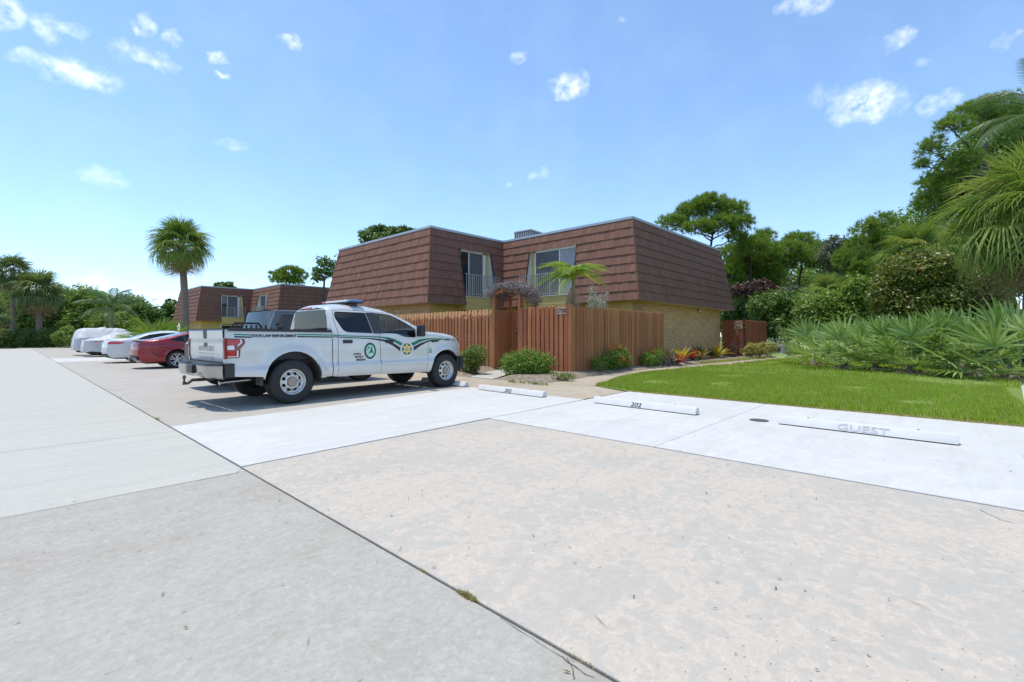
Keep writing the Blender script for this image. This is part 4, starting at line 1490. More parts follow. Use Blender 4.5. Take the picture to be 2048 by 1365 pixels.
# front end
strip('grille', [(4.28, 1.09), (4.33, .98), (4.345, .74)], lambda u, z: truck_y(u, z) - .01, .0, M['silver'], truck, 14, bow=.10)
MB().box(4.30, 4.46, -.55, .55, .80, 1.03).build('grille_mesh', M['blk'], truck, bevel=.03)
rows = []
for u0, z in ((4.16, .74), (4.40, .735), (4.44, .60), (4.40, .46), (4.2, .40)):
    rows.append([(u0 - .26 * abs(t) ** 3, t * .99, z) for t in [k / 8 - 1 for k in range(17)]])
MB().grid(rows).build('front_bumper', M['blk'], truck, True)
for s in (-1, 1):
    decal('headlamp', [(4.05, 1.17), (4.24, 1.12), (4.325, .96), (4.20, .96)], truck_y, s, M['clear'], truck, .008)
    MB().box(4.08, 4.30, s * .94 - .03, s * .94 + .03, .40, .74).build('bumper_end', M['blk'], truck, bevel=.02)
# cab rear wall with window
pts = []
for k in range(9):
    z = 1.30 + k * .0625
    pts.append((z, truck_y(.8, min(z, 1.79)) - .01))
rows = [[(.785 + (z - 1.3) * .02, -y, z), (.785 + (z - 1.3) * .02, y, z)] for z, y in pts]
MB().grid(rows).build('cab_rear_wall', M['silver'], truck)
MB().add([(.778, -.72, 1.40), (.778, .72, 1.40), (.782, .65, 1.775), (.782, -.65, 1.775)], [(0, 1, 2, 3)]).build('rear_window', M['glass_dark'], truck)
MB().add([(.776, -.75, 1.375), (.776, .75, 1.375), (.776, .75, 1.40), (.776, -.75, 1.40)], [(0, 1, 2, 3)]).build('window_seal', M['blk'], truck)
MB().box(.74, .80, -.16, .16, 1.80, 1.845).build('third_brake_lamp', M['redlens'], truck, bevel=.01)
MB().box(.745, .80, -.30, -.165, 1.80, 1.84).build('cargo_lamp', M['clear'], truck, bevel=.01)
# bed
b = MB()
b.add([(-1.04, -.80, 1.33), (-1.04, .80, 1.33), (.74, .80, 1.33), (.74, -.80, 1.33), (-1.04, -.80, .80), (-1.04, .80, .80), (.74, .80, .80), (.74, -.80, .80)],
      [(4, 5, 6, 7), (0, 4, 7, 3), (1, 2, 6, 5), (2, 3, 7, 6)])
b.build('bed_liner', M['blk'], truck)
rows = []
for z, du in ((.80, .02), (.90, 0), (1.18, 0), (1.20, -.012), (1.33, -.02), (1.365, .0), (1.37, .06)):
    rows.append([(-1.115 + du, y, z) for y in [-.90 + k * .1 for k in range(19)]])
tg = MB().grid(rows).build('tailgate', M['silver'], truck, True, ang=20)
MB().box(-1.14, -1.09, -.90, .90, 1.362, 1.378).build('tailgate_cap', M['blk'], truck)
MB().add([(-1.139, .08, 1.35), (-1.139, -.12, 1.35), (-1.135, -.09, 1.20), (-1.135, .05, 1.20)], [(0, 1, 2, 3)]).build('tailgate_handle', M['blk'], tg)
oval = [(-.09 * math.cos(2 * PI * k / 20), .04 * math.sin(2 * PI * k / 20)) for k in range(20)]
MB().add([(-1.122, y, 1.09 + z) for y, z in oval], [tuple(range(20))]).build('maker_badge', M['blackvinyl'], tg)
link('lettering', text_mesh('lettering', 'LAW ENFORCEMENT', .125, M['greyink'], .72, 0, .002, 'CENTER'), tg, (-1.119, -.02, .985), (R(90), 0, R(-90)))
for z, a_, b_ in ((.93, -.42, .40), (.865, -.34, .36), (.83, -.34, -.12)):      # worn lines of small print
    MB().add([(-1.119, a_, z), (-1.119, b_, z), (-1.119, b_, z + .016), (-1.119, a_, z + .016)], [(0, 1, 2, 3)]).build('worn_decal_line', M['greyink'], tg)
for s in (-1, 1):
    MB().box(-1.13, -1.085, s * .94 - .05, s * .94 + .04, .86, 1.21).build('lamp_return', M['darkred'], truck, bevel=.012)
# rear bumper
def bumper_row(z, dep, ins):
    r_ = []
    for k in range(21):
        t = k / 10 - 1
        cut = .10 if abs(t) < .22 else 0
        ch = max(0, abs(t) - .72) / .28
        r_.append((-1.10 - dep + dep * .75 * ch ** 1.5 + cut * dep * 2, t * (1.0 - ins), z))
    return r_


MB().grid([bumper_row(.79, .02, .02), bumper_row(.79, .22, .02), bumper_row(.745, .245, 0)]).build('bumper_step_pad', M['blk'], truck)
MB().grid([bumper_row(.745, .245, 0), bumper_row(.66, .25, 0), bumper_row(.56, .215, .01), bumper_row(.53, .15, .03), bumper_row(.53, .0, .03)]).build('rear_bumper', M['chrome'], truck, True, ang=25)
for s in (-1, 1):
    MB().box(-1.13, -.975, s * .985 - .02, s * .985 + .02, .545, .785).build('bumper_cap', M['blk'], truck, bevel=.018)
MB().box(-1.37, -1.30, -.15, .15, .60, .745).build('plate_recess', M['blk'], truck, bevel=.01)
hb = MB().tube([(-1.0, 0, .47), (-1.20, 0, .47), (-1.32, 0, .47), (-1.38, 0, .42), (-1.46, 0, .42)], [.03, .03, .026, .024, .026], 8).build('hitch_bar', M['iron'], truck)
MB().lathe([(0, .40), (.025, .40), (.018, .45), (.016, .50), (.026, .515), (.03, .535), (.018, .56), (0, .565)], 12).build('hitch_ball', M['iron'], hb, True, loc=(-1.44, 0, 0))
MB().tube([(-.6, -.62, .47), (-1.0, -.62, .45), (-1.10, -.64, .44)], .035, 12).build('exhaust_pipe', M['chrome'], truck, True)
# chassis, liners, under body
MB().box(-.95, 4.1, -.45, -.33, .42, .56).build('chassis_rail', M['matte'], truck)
MB().box(-.95, 4.1, .33, .45, .42, .56).build('chassis_rail', M['matte'], truck)
MB().box(.80, 3.15, -.90, .90, .46, .50).build('cab_floor', M['matte'], truck)
MB().box(-1.0, .74, -.78, .78, .72, .79).build('bed_floor', M['matte'], truck)
MB().tube([(0, -.75, .40), (0, .75, .40)], .05, 10).build('rear_axle', M['matte'], truck)
MB().lathe([(0, -.16), (.13, -.1), (.16, 0), (.13, .1), (0, .16)], 14, 'y').build('differential', M['matte'], truck, True, loc=(0, 0, .40))
MB().tube([(3.71, -.75, .40), (3.71, .75, .40)], .05, 10).build('front_axle', M['matte'], truck)
for s in (-1, 1):
    for cx, cz, r_ in ARCHES:
        rows = []
        for k in range(17):
            a = R(-8 + 196 * k / 16)
            rows.append([(cx + (r_ + .01) * math.cos(a), s * .955, cz + (r_ + .01) * math.sin(a)), (cx + (r_ + .01) * math.cos(a), s * .62, cz + (r_ + .01) * math.sin(a))])
        MB().grid(rows).build('wheel_liner', M['arch'], truck)
        MB().add([(cx + (r_ + .02) * math.cos(R(-8 + 196 * k / 16)), s * .63, cz + (r_ + .02) * math.sin(R(-8 + 196 * k / 16))) for k in range(17)], [tuple(range(17))]).build('liner_wall', M['matte'], truck)
    for u in (0, 3.71):
        wheel(truck, u, s * .845, s, .405, .27, .222, 'steel')
# cabin
for u, w_ in ((1.25, .5), (2.2, .5)):
    for y in ((-.42, .42)):
        MB().box(u - .28, u + .28, y - w_ / 2, y + w_ / 2, .82, 1.0).build('seat_cushion', M['interior'], truck, bevel=.05)
        MB().box(u - .36, u - .20, y - w_ / 2, y + w_ / 2, .95, 1.52).build('seat_back', M['interior'], truck, bevel=.05)
        MB().box(u - .35, u - .25, y - .13, y + .13, 1.53, 1.70).build('head_rest', M['interior'], truck, bevel=.04)
MB().box(2.80, 3.15, -.84, .84, .9, 1.22).build('dashboard', M['interior'], truck, bevel=.05)
sw = MB()
sw.tube([(2.66 + .02 * math.cos(a), .42 + .18 * math.cos(a), 1.20 + .18 * math.sin(a)) for a in [2 * PI * k / 20 for k in range(21)]], .016, 6)
sw.tube([(2.68, .42, 1.2), (2.85, .42, 1.1)], .02, 6)
sw.build('steering_wheel', M['blk'], truck, True)
MB().box(2.30, 2.36, -.12, .12, 1.62, 1.68).build('rear_view_mirror', M['blk'], truck, bevel=.012)
# roof light bar
lbp = link('light_bar', MB().box(1.36, 1.66, -.60, .60, 1.945, 1.975).mesh('light_bar', M['blk']), truck)
for k in range(8):
    y0 = -.62 + k * .155
    m_ = ('bluelens', 'clear', 'clear', 'clear', 'clear', 'clear', 'clear', 'redlens')[k]
    MB().box(1.37, 1.65, y0 + .002, y0 + .153, 1.976, 2.02).build('lamp_module', M[m_], lbp, bevel=.012)
for y in (-.5, .5):
    MB().box(1.46, 1.56, y - .05, y + .05, 1.88, 1.945).build('mount_foot', M['blk'], lbp)
MB().tube([(3.32, -.80, 1.32), (3.34, -.82, 1.62)], .004, 6).build('antenna', M['blk'], truck)
MB().tube([(1.05, .1, 1.93), (1.05, .1, 2.25)], .004, 6).build('roof_antenna', M['blk'], truck)

# gear lying in the bed
gear = thing('gear_crate', 'black ribbed plastic crate in the bed of the pickup truck', 'crate', (3.18, 10.1, .80), R(3))
MB().box(-.30, .30, -.22, .22, 0, .60).build('shell', M['matte'], gear, bevel=.02)
for k in range(7):
    x_ = -.27 + k * .09
    MB().box(x_ - .015, x_ + .015, -.235, -.215, .10, .66).build('rib', M['blk'], gear)
MB().tube([(-.28, 0, .60), (-.22, 0, .70), (.22, 0, .70), (.28, 0, .60)], .02, 8).build('handle', M['blk'], gear)
tag(MB().tube([(3.60, 9.05, 1.33), (4.2, 9.1, 1.385), (5.0, 9.15, 1.37)], [.02, .028, .02], 8).build('bed_pole', M['blk'], smooth=True), 'black pole lying along the bed of the pickup truck', 'pole')


# ---- sedans
def sedan(label, loc, rz, paint, kind):
    t = thing('sedan', label, 'car', loc, rz)
    if kind == 'red':
        top = [(-1.06, 1.045), (-.98, 1.07), (-.70, 1.10), (-.25, 1.20), (.30, 1.345), (.85, 1.43), (1.3, 1.445), (1.8, 1.395), (2.3, 1.21), (2.62, 1.035), (3.0, .97), (3.45, .86), (3.62, .74)]
        iR, iC = 2, 8
    else:
        top = [(-1.02, 1.06), (-.92, 1.09), (-.55, 1.115), (-.30, 1.14), (.25, 1.34), (.75, 1.445), (1.3, 1.46), (1.75, 1.41), (2.25, 1.22), (2.6, 1.04), (3.0, .98), (3.45, .86), (3.62, .74)]
        iR, iC = 3, 8
    wb = 2.84
    HW = .925
    belt = [(-1.1, 1.0), (0, .98), (1.5, .95), (2.6, .93), (3.7, .7)]

    def yf(u, z):
        y = HW
        bz = interp(belt, u)
        if z > bz: y -= (z - bz) * .48
        else:
            q = (bz - z)
            y -= .018 - .018 * smooth01(q / .12)
        if z < .45: y -= .10 * ((.45 - z) / .25) ** 2
        d = interp(top, u) - z
        if d < .08:
            q = (.08 - max(d, 0)) / .08
            y -= .08 * (1 - math.sqrt(max(0, 1 - q * q))) * .9
        if u < -.45: y -= .30 * ((-.45 - u) / .7) ** 2.0
        if u > 3.0: y -= .28 * ((u - 3.0) / .75) ** 2.2
        for cx in (0, wb):
            dd = math.hypot(u - cx, z - .36) - .37
            if -.02 < dd < .14: y += .022 * (1 - smooth01(dd / .14))
        # shoulder crease
        y += .012 * math.exp(-((z - .80) / .05) ** 2)
        return max(y, .2)

    tail = [(-1.14, .92, .03), (-1.15, .72, .02), (-1.16, .55, .03), (-1.10, .34, .03), (-.95, .24, .02)]
    out = [(u, z, .0) for u, z in top] + [(3.72, .55, .05), (3.70, .30, .05), (3.5, .19, .03)] + arc(wb, .36, .375, -14, 194) + [(wb - .5, .20, .02), (.5, .20, .02)] + arc(0, .36, .375, -14, 194)[::1] + tail[::-1]
    # order: along the roof forward, down the nose, back under the sills
    win = [(-.28 if kind == 'red' else -.10, 1.10, .02), (.30, 1.30 if kind == 'red' else 1.29, .1), (.85, 1.375, .1), (1.3, 1.385, .05), (1.75, 1.335, .1), (2.32, 1.07, .03), (2.30, 1.0, .02), (.10, 1.025, .05)]
    for s in (-1, 1):
        bent_panel('body_side', fillet(out, .02), [fillet(win)[::-1]], yf, s, paint, t, .06, .04)
        bent_panel('side_window', fillet(win), (), yf, s, M['glass_dark'], t, .15, 0, -.012)
        decal('window_pillar', [(1.10, 1.383), (1.22, 1.384), (1.26, 1.01), (1.16, 1.012)], yf, s, M['blk'], t, .004)
        decal('window_pillar', [(.18, 1.24), (.27, 1.275), (.33, 1.02), (.24, 1.022)], yf, s, M['blk'], t, .004)
        for pts in ([(.22, 1.0), (.40, .62), (.42, .30)], [(1.18, .99), (1.20, .30)], [(2.36, .98), (2.34, .30)]):
            q = [(a[0] + (b[0] - a[0]) * k / 8, a[1] + (b[1] - a[1]) * k / 8) for a, b in zip(pts[:-1], pts[1:]) for k in range(9)]
            MB().grid([[(u - .004, s * (yf(u, z) + .002), z) for u, z in q], [(u + .004, s * (yf(u, z) + .002), z) for u, z in q]]).build('door_gap', M['matte'], t)
        for u in (.52, 1.45):
            MB().box(u - .10, u + .10, s * (yf(u, .86) + .012) - .012, s * (yf(u, .86) + .012) + .012, .855, .885).build('door_handle', M['chrome'] if kind == 'red' else paint, t, bevel=.008)
        if kind == 'red':
            decal('tail_lamp', [(-1.13, .96), (-.96, .95), (-.72, .90), (-.74, .865), (-1.0, .885), (-1.14, .88)], yf, s, M['darkred'], t, .008)
            decal('bumper_vent', [(-.83, .66), (-.78, .68), (-.56, .47), (-.60, .46)], yf, s, M['blk'], t, .004)
        else:
            decal('tail_lamp', [(-1.12, .97), (-1.0, .985), (-.70, .96), (-.56, .925), (-.75, .88), (-1.13, .86)], yf, s, M['redlens'], t, .008)
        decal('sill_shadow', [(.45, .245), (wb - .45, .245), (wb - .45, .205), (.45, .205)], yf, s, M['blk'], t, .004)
        mo = MB().box(-.09, .07, -.10, .10, -.07, .07).build('door_mirror', paint, t, bevel=.03)
        mo.location = (2.12, s * (yf(2.1, 1.03) + .12), 1.06)
        for cx in (0, wb):
            rows = []
            for k in range(15):
                a = R(-14 + 208 * k / 14)
                rows.append([(cx + .38 * math.cos(a), s * .87, .36 + .38 * math.sin(a)), (cx + .38 * math.cos(a), s * .55, .36 + .38 * math.sin(a))])
            MB().grid(rows).build('wheel_liner', M['matte'], t)
            MB().add([(cx + .38 * math.cos(R(-14 + 208 * k / 14)), s * .58, .36 + .38 * math.sin(R(-14 + 208 * k / 14))) for k in range(15)], [tuple(range(15))]).build('liner_wall', M['matte'], t)
            wheel(t, cx, s * .79, s, .335, .225, .225, 'alloy')
    e = lambda u, z: yf(u, z) - .002
    strip('trunk_lid', top[:iR + 1], e, .02, paint, t, 14, bow=-.05)
    strip('rear_window', top[iR:iR + 3], e, .03, M['glass_dark'], t, 14)
    strip('roof', top[iR + 2:iC], e, .04, paint, t, 14)
    strip('windshield', top[iC - 1:iC + 2], e, .04, M['glass_dark'], t, 14)
    strip('hood', top[iC + 1:], e, .04, paint, t, 14)
    strip('front_bumper', [(3.62, .74), (3.72, .55), (3.70, .30), (3.5, .19)], e, 0, paint, t, 14, bow=.10)
    rb = strip('rear_bumper', [(top[0][0], top[0][1])] + [(p[0], p[1]) for p in tail], e, 0, paint, t, 16, bow=-.10)
    if kind == 'red':
        strip('spoiler', [(-1.10, 1.035), (-1.13, 1.065), (-1.0, 1.085)], lambda u, z: .66, .0, paint, t, 12, bow=-.09)
        strip('light_band', [(-1.155, .93), (-1.16, .89)], lambda u, z: yf(u, z) + .002, 0, M['darkred'], t, 16, bow=-.105)
        strip('bumper_lower', [(-1.165, .50), (-1.165, .40), (-1.09, .325)], lambda u, z: yf(u, z) - .03, 0, M['blk'], t, 16, bow=-.11)
        for y in (-.5, .5):
            MB().lathe([(.04, -.02), (.055, -.02), (.055, .06), (.04, .06)], 14).build('tail_pipe', M['chrome'], t, True, loc=(-1.24, y, .36), rot=(0, R(90), 0))
        MB().tube([(1.0, 0, 1.48), (.88, 0, 1.53)], [.04, .012], 8).build('roof_fin', paint, t, True)
    else:
        strip('bumper_lower', [(-1.165, .42), (-1.13, .33), (-1.0, .255)], lambda u, z: yf(u, z) - .02, 0, M['blk'], t, 16, bow=-.11)
        MB().add([(-1.235, -.05 + .04 * math.cos(a), .93 + .04 * math.sin(a)) for a in [2 * PI * k / 16 for k in range(16)]], [tuple(range(16))]).build('maker_badge', M['blackvinyl'], t)
        strip('light_band', [(-1.148, .955), (-1.155, .915)], lambda u, z: .45, 0, M['chrome'], t, 12, bow=-.105)
    MB().box(-.9, 3.4, -.7, .7, .20, .26).build('floor_pan', M['matte'], t)
    for y in (-.38, .38):
        for u in (.75, 1.65):
            MB().box(u - .12, u + .04, y - .24, y + .24, .5, 1.12).build('seat_back', M['interior'], t, bevel=.04)
    return t


sedan('red sedan parked next to the dark boxy SUV, its tail towards the drive', (4.36, 22.55, 0), R(1.5), M['redpaint'], 'red')
sedan('white sedan parked between the red sedan and the covered cars', (4.10, 28.2, 0), R(1.5), M['whitecar'], 'white')

# ---- boxy dark SUV, nosed out towards the drive
suv = thing('boxy_suv', 'dark grey boxy SUV with pale roof parked on the far side of the pickup truck', 'SUV', (5.78, 12.75, 0), R(180) + TR_A)
SV_TOP = [(-1.45, 1.80), (-1.30, 1.85), (-.2, 1.90), (1.0, 1.885), (1.45, 1.86)]


def suv_y(u, z):
    y = .93
    if z < .6: y -= .06 * ((.6 - z) / .25) ** 2
    if z > 1.15: y -= (z - 1.15) * .14
    if u > 2.4: y -= .10 * ((u - 2.4) / .6) ** 2
    d = (1.89 if u < 1.5 else 1.25) - z
    if d < .06: y -= .06 * (1 - math.sqrt(max(0, 1 - ((.06 - max(0, d)) / .06) ** 2)))
    return y


so = [(u, z, .03) for u, z in SV_TOP] + [(1.62, 1.27, .02), (2.0, 1.22, .02), (2.75, 1.17, .05), (2.86, 1.05, .04), (2.88, .55, .04), (2.6, .48, .02)] + arc(2.10, .42, .44, 4, 176) + [(1.6, .45, .02), (-.40, .45, .02)] + arc(-.85, .42, .44, 4, 176) + [(-1.4, .5, .03), (-1.5, .9, .03)]
w1 = [(-1.30, 1.74, .05), (-.02, 1.775, .03), (-.02, 1.28, .03), (-1.32, 1.28, .05)]
w2 = [(.28, 1.775, .03), (1.32, 1.77, .05), (1.50, 1.30, .03), (.28, 1.28, .03)]
for s in (-1, 1):
    bent_panel('body_side', fillet(so, .03), [fillet(w1)[::-1], fillet(w2)[::-1]], suv_y, s, M['suvgrey'], suv, .08, .05)
    bent_panel('side_window', fillet(w1), (), suv_y, s, M['glass_dark'], suv, .2, 0, -.012)
    bent_panel('side_window', fillet(w2), (), suv_y, s, M['glass_dark'], suv, .2, 0, -.012)
    mo = MB().box(-.06, .08, -.11, .11, -.10, .12).build('door_mirror', M['blk'], suv, bevel=.03)
    mo.location = (1.46, s * 1.04, 1.36)
    for u in (-.85, 2.10):
        wheel(suv, u, s * .80, s, .40, .26, .23, 'alloy')
    MB().add([(-.85 + .44 * math.cos(R(k * 15)), s * .6, .42 + .44 * math.sin(R(k * 15))) for k in range(13)], [tuple(range(13))]).build('liner_wall', M['matte'], suv)
se = lambda u, z: suv_y(u, z)
strip('roof', [(u, z) for u, z in SV_TOP], se, .03, M['suvroof'], suv, 12)
strip('windshield', [(1.45, 1.86), (1.54, 1.55), (1.62, 1.27)], se, .02, M['glass_clear'], suv, 12)
strip('hood', [(1.62, 1.27), (2.0, 1.22), (2.75, 1.17), (2.86, 1.05)], se, .03, M['suvgrey'], suv, 12)
strip('front_end', [(2.86, 1.05), (2.88, .55), (2.6, .48)], se, 0, M['blk'], suv, 12, bow=.05)
strip('tailgate', [(-1.40, .5), (-1.5, .9), (-1.45, 1.80)], se, 0, M['suvgrey'], suv, 10)
MB().tube([(1.60, -.55, 1.29), (1.42, -.1, 1.62)], .012, 6).build('wiper', M['blk'], suv)
MB().box(-1.35, 2.5, -.75, .75, .45, .52).build('floor_pan', M['matte'], suv)
MB().box(1.05, 1.5, -.8, .8, .8, 1.2).build('dashboard', M['interior'], suv)
for y in (-.4, .4):
    MB().box(.35, .5, y - .24, y + .24, .7, 1.5).build('seat_back', M['interior'], suv, bevel=.04)

# ---- two cars under fabric covers
M['cover'] = mat_plain('silver_white_car_cover', (.52, .52, .53), .55, 0, .05, 5, bmp=.15, bscale=8)
M['coverprint'] = mat_plain('red_cover_print', (.62, .16, .14), .6, 0, .2)


def covered(label, loc, rz, prof, hw, z0, belt, taper, seed, print_at=None):
    t = thing('covered_car', label, 'car', loc, rz)
    r_ = random.Random(seed)
    rows = []
    us = [prof[0][0] + (prof[-1][0] - prof[0][0]) * k / 60 for k in range(61)]
    ph = [r_.uniform(0, 6) for _ in range(8)]
    for u in us:
        ztop = interp(prof, u)
        e = min(1, (u - us[0]) / .45, (us[-1] - u) / .6)
        e = max(0., e)
        wid = hw * (.80 + .20 * math.sqrt(1 - (1 - e) ** 2))
        row = []
        for j in range(49):
            a = -1 + 2 * j / 48
            # half section from sill over belt to the roof centre
            q = abs(a)
            if q > .62:
                f = (q - .62) / .38
                z = belt + (z0 - belt) * f; y = wid * (1 - .03 * f * f)
            else:
                f = q / .62
                zt = ztop
                if zt < belt + .05:
                    z = zt + (min(belt, zt) - zt) * f ** 3; y = wid * f
                else:
                    z = zt - (zt - belt) * max(0, (f - .55) / .45) ** 1.35 - .03 * f * f
                    y = wid * (f if f < .72 else .72 + .28 * ((f - .72) / .28))
                    y = wid * (f * taper if f < .6 else f * (taper + (1 - taper) * ((f - .6) / .4)))
            fold = .032 * math.sin(9 * u + 4 * z + ph[0]) * math.sin(5 * z + 2 * u + ph[1]) + .026 * math.sin(17 * u - 13 * z + ph[2]) * max(0, math.sin(3 * u + ph[3]))
            fold += .022 * math.sin(31 * u + 12 * z + ph[4]) * max(0, math.sin(2.1 * u + 3 * z + ph[5]))
            sg = 1 if a >= 0 else -1
            if q > .62: y += fold
            else: z += fold * .9
            hem = .03 * math.sin(7 * u + ph[6]) if q > .98 else 0
            row.append((u, sg * y, max(z, z0) + hem))
        rows.append(row)
    mb = MB().grid(rows)
    # close both ends
    for row, e in ((rows[0], 1), (rows[-1], -1)):
        c = [(p[0], p[1] * .98, p[2]) for p in row]
        n = len(c)
        low = [(p[0], p[1], z0) for p in c]
        mb.grid([c, low] if e > 0 else [low, c])
    mb.build('fabric_cover', M['cover'], t, True, ang=60)
    for u in (0, 2.8):
        for s in (-1, 1):
            wheel(t, u, s * (hw - .16), s, .335, .22, .225, 'alloy')
    MB().box(-.8, 3.4, -hw + .12, hw - .12, .2, .3).build('floor_pan', M['matte'], t)
    if print_at:
        u, z = print_at
        MB().box(u, u + .42, -hw - .034, -hw - .028, z, z + .07).build('cover_print', M['coverprint'], t, bevel=.002)
    return t


covered('low car under a silver-white fabric cover beside the palmetto island', (3.95, 37.45, 0), R(1.5),
        [(-1.05, .62), (-1.03, .95), (-.7, 1.06), (-.3, 1.12), (.25, 1.38), (.9, 1.47), (1.5, 1.42), (2.2, 1.12), (2.6, 1.03), (3.3, .9), (3.6, .72), (3.65, .5)], .95, .30, .98, .78, 3, (-.62, .86))
covered('taller SUV under a pale fabric cover on the far side of the covered low car', (3.75, 40.6, 0), R(1.5),
        [(-1.05, .7), (-1.02, 1.2), (-.85, 1.62), (-.5, 1.74), (.5, 1.78), (1.4, 1.72), (2.1, 1.30), (2.6, 1.12), (3.4, 1.0), (3.65, .8), (3.7, .5)], 1.0, .36, 1.1, .84, 5)
# ------------------------------------------------------------------ vegetation
M['bark'] = mat_plain('palm_bark', (.21, .165, .125), .9, 0, .35, 9, bmp=.8, bscale=18)
M['pinebark'] = mat_plain('pine_bark', (.085, .065, .052), .9, 0, .35, 9, bmp=.8, bscale=14)
M['twig'] = mat_plain('twig', (.13, .10, .075), .9, 0, .3, 9)
M['sabal'] = mat_leaf('sabal_frond', [(0, (0.094, 0.167, 0.032)), (.45, (0.167, 0.261, 0.046)), (.8, (0.261, 0.341, 0.070)), (1, (0.435, 0.420, 0.131))], .42, .3, .75)
M['sabalfar'] = mat_leaf('far_sabal_frond', [(0, (0.088, 0.131, 0.044)), (.5, (0.138, 0.194, 0.056)), (1, (0.237, 0.281, 0.100))], .45, .3, .7)
M['deadfrond'] = mat_leaf('dead_frond', [(0, (0.237, 0.156, 0.094)), (.6, (0.362, 0.250, 0.156)), (1, (0.475, 0.350, 0.200))], .7, .2, .6)
M['yellowfrond'] = mat_leaf('yellowing_frond', [(0, (0.275, 0.275, 0.056)), (.6, (0.400, 0.338, 0.075)), (1, (0.500, 0.362, 0.100))], .5, .3, .6)
M['palmetto'] = mat_leaf('palmetto_frond', [(0, (.10, .18, .035)), (.35, (.23, .35, .085)), (.7, (.42, .53, .20)), (1, (.70, .72, .44))], .3, .22, .3, .5)
M['feather'] = mat_leaf('feather_frond', [(0, (0.060, 0.114, 0.036)), (.6, (0.108, 0.180, 0.054)), (1, (0.180, 0.240, 0.084))], .42, .3, .6)
M['xmas'] = mat_leaf('small_palm_frond', [(0, (0.132, 0.242, 0.028)), (.5, (0.220, 0.341, 0.039)), (1, (0.396, 0.418, 0.077))], .45, .4, .5)
M['pine'] = mat_leaf('pine_needles', [(0, (.085, .15, .026)), (.5, (.16, .27, .042)), (1, (.28, .38, .07))], .5, .38)
M['oak'] = mat_leaf('broad_leaves', [(0, (0.054, 0.102, 0.019)), (.5, (0.102, 0.180, 0.031)), (1, (0.192, 0.276, 0.054))], .45, .3)
M['lightleaf'] = mat_leaf('light_leaves', [(0, (0.098, 0.172, 0.029)), (.5, (0.172, 0.276, 0.040)), (1, (0.287, 0.368, 0.081))], .45, .35)
M['greyleaf'] = mat_leaf('grey_green_leaves', [(0, (.08, .095, .05)), (.6, (.14, .16, .085)), (1, (.22, .22, .13))], .55, .3)
M['olive'] = mat_leaf('sea_grape_leaves', [(0, (0.062, 0.100, 0.019)), (.4, (0.125, 0.181, 0.027)), (.8, (0.250, 0.275, 0.050)), (1, (0.350, 0.237, 0.075))], .4, .28)
M['clip'] = mat_leaf('clipped_shrub_leaves', [(0, (0.069, 0.144, 0.021)), (.5, (0.132, 0.247, 0.032)), (1, (0.253, 0.356, 0.057))], .4, .3)
M['clip2'] = mat_leaf('half_bare_shrub_leaves', [(0, (.10, .085, .04)), (.3, (.10, .16, .025)), (1, (.22, .30, .045))], .45, .3)
M['silverleaf'] = mat_leaf('silver_leaves', [(0, (.26, .30, .22)), (.5, (.40, .44, .34)), (1, (.55, .57, .48))], .6, .2)
M['vine'] = mat_leaf('dry_purple_vine', [(0, (.11, .085, .08)), (.5, (.20, .16, .155)), (.85, (.32, .28, .27)), (1, (.5, .46, .44))], .7, .2)
M['redleaf'] = mat_leaf('dark_red_leaves', [(0, (.075, .045, .03)), (1, (.17, .085, .065))], .5, .2)
M['flower'] = mat_leaf('orange_flowers', [(0, (.55, .09, .03)), (1, (.75, .20, .06))], .5, .2)
M['bromyellow'] = mat_leaf('yellow_bromeliad', [(0, (.40, .36, .04)), (.6, (.58, .47, .06)), (1, (.62, .36, .05))], .4, .35, .5)
M['bromred'] = mat_leaf('red_bromeliad', [(0, (.33, .04, .035)), (1, (.50, .13, .06))], .4, .3, .5)
M['bromdark'] = mat_leaf('dark_bromeliad', [(0, (.07, .06, .03)), (.5, (.15, .14, .04)), (1, (.20, .07, .04))], .4, .3, .5)
M['croton'] = mat_leaf('yellow_croton', [(0, (.22, .25, .04)), (.5, (.40, .38, .09)), (1, (.55, .50, .2))], .45, .3)


def leaf_mesh(name, pts, nrm, size, mat, aspect=.5, jit=.8):
    """one rhombic leaf at every point; nrm = preferred facing"""
    n = len(pts)
    nrm = nrm + rng.normal(0, jit, (n, 3))
    nrm /= np.linalg.norm(nrm, axis=1, keepdims=True) + 1e-9
    t = np.cross(nrm, rng.normal(0, 1, (n, 3)))
    t /= np.linalg.norm(t, axis=1, keepdims=True) + 1e-9
    b = np.cross(nrm, t)
    s = (size * rng.uniform(.6, 1.3, n))[:, None]
    v = np.zeros((n, 4, 3))
    v[:, 0] = pts - t * s
    v[:, 1] = pts - b * s * aspect - nrm * s * .1
    v[:, 2] = pts + t * s
    v[:, 3] = pts + b * s * aspect - nrm * s * .1
    return np_mesh(name, v, 4, mat)


def blob_points(blobs, n, clump=.16, per=14, shell=.55):
    """clumped points through ellipsoids (cx,cy,cz,rx,ry,rz); returns points and outward normals"""
    vol = np.array([b[3] * b[4] * b[5] for b in blobs]) ** .75
    vol = vol / vol.sum()
    m = max(1, n // per)
    idx = rng.choice(len(blobs), m, p=vol)
    B = np.array(blobs)[idx]
    d = rng.normal(0, 1, (m, 3)); d /= np.linalg.norm(d, axis=1, keepdims=True)
    r = shell + (1 - shell) * rng.uniform(0, 1, m) ** .6
    r *= 1 + rng.normal(0, .10, m)
    c = B[:, :3] + d * B[:, 3:] * r[:, None]
    p = np.repeat(c, per, 0)
    sc = np.repeat(np.minimum(B[:, 3:].min(1), 2.0), per)[:, None]
    p = p + rng.normal(0, 1, p.shape) * clump * sc
    nn = np.repeat(d, per, 0) * .8 + np.array([0, 0, .6])
    return p, nn


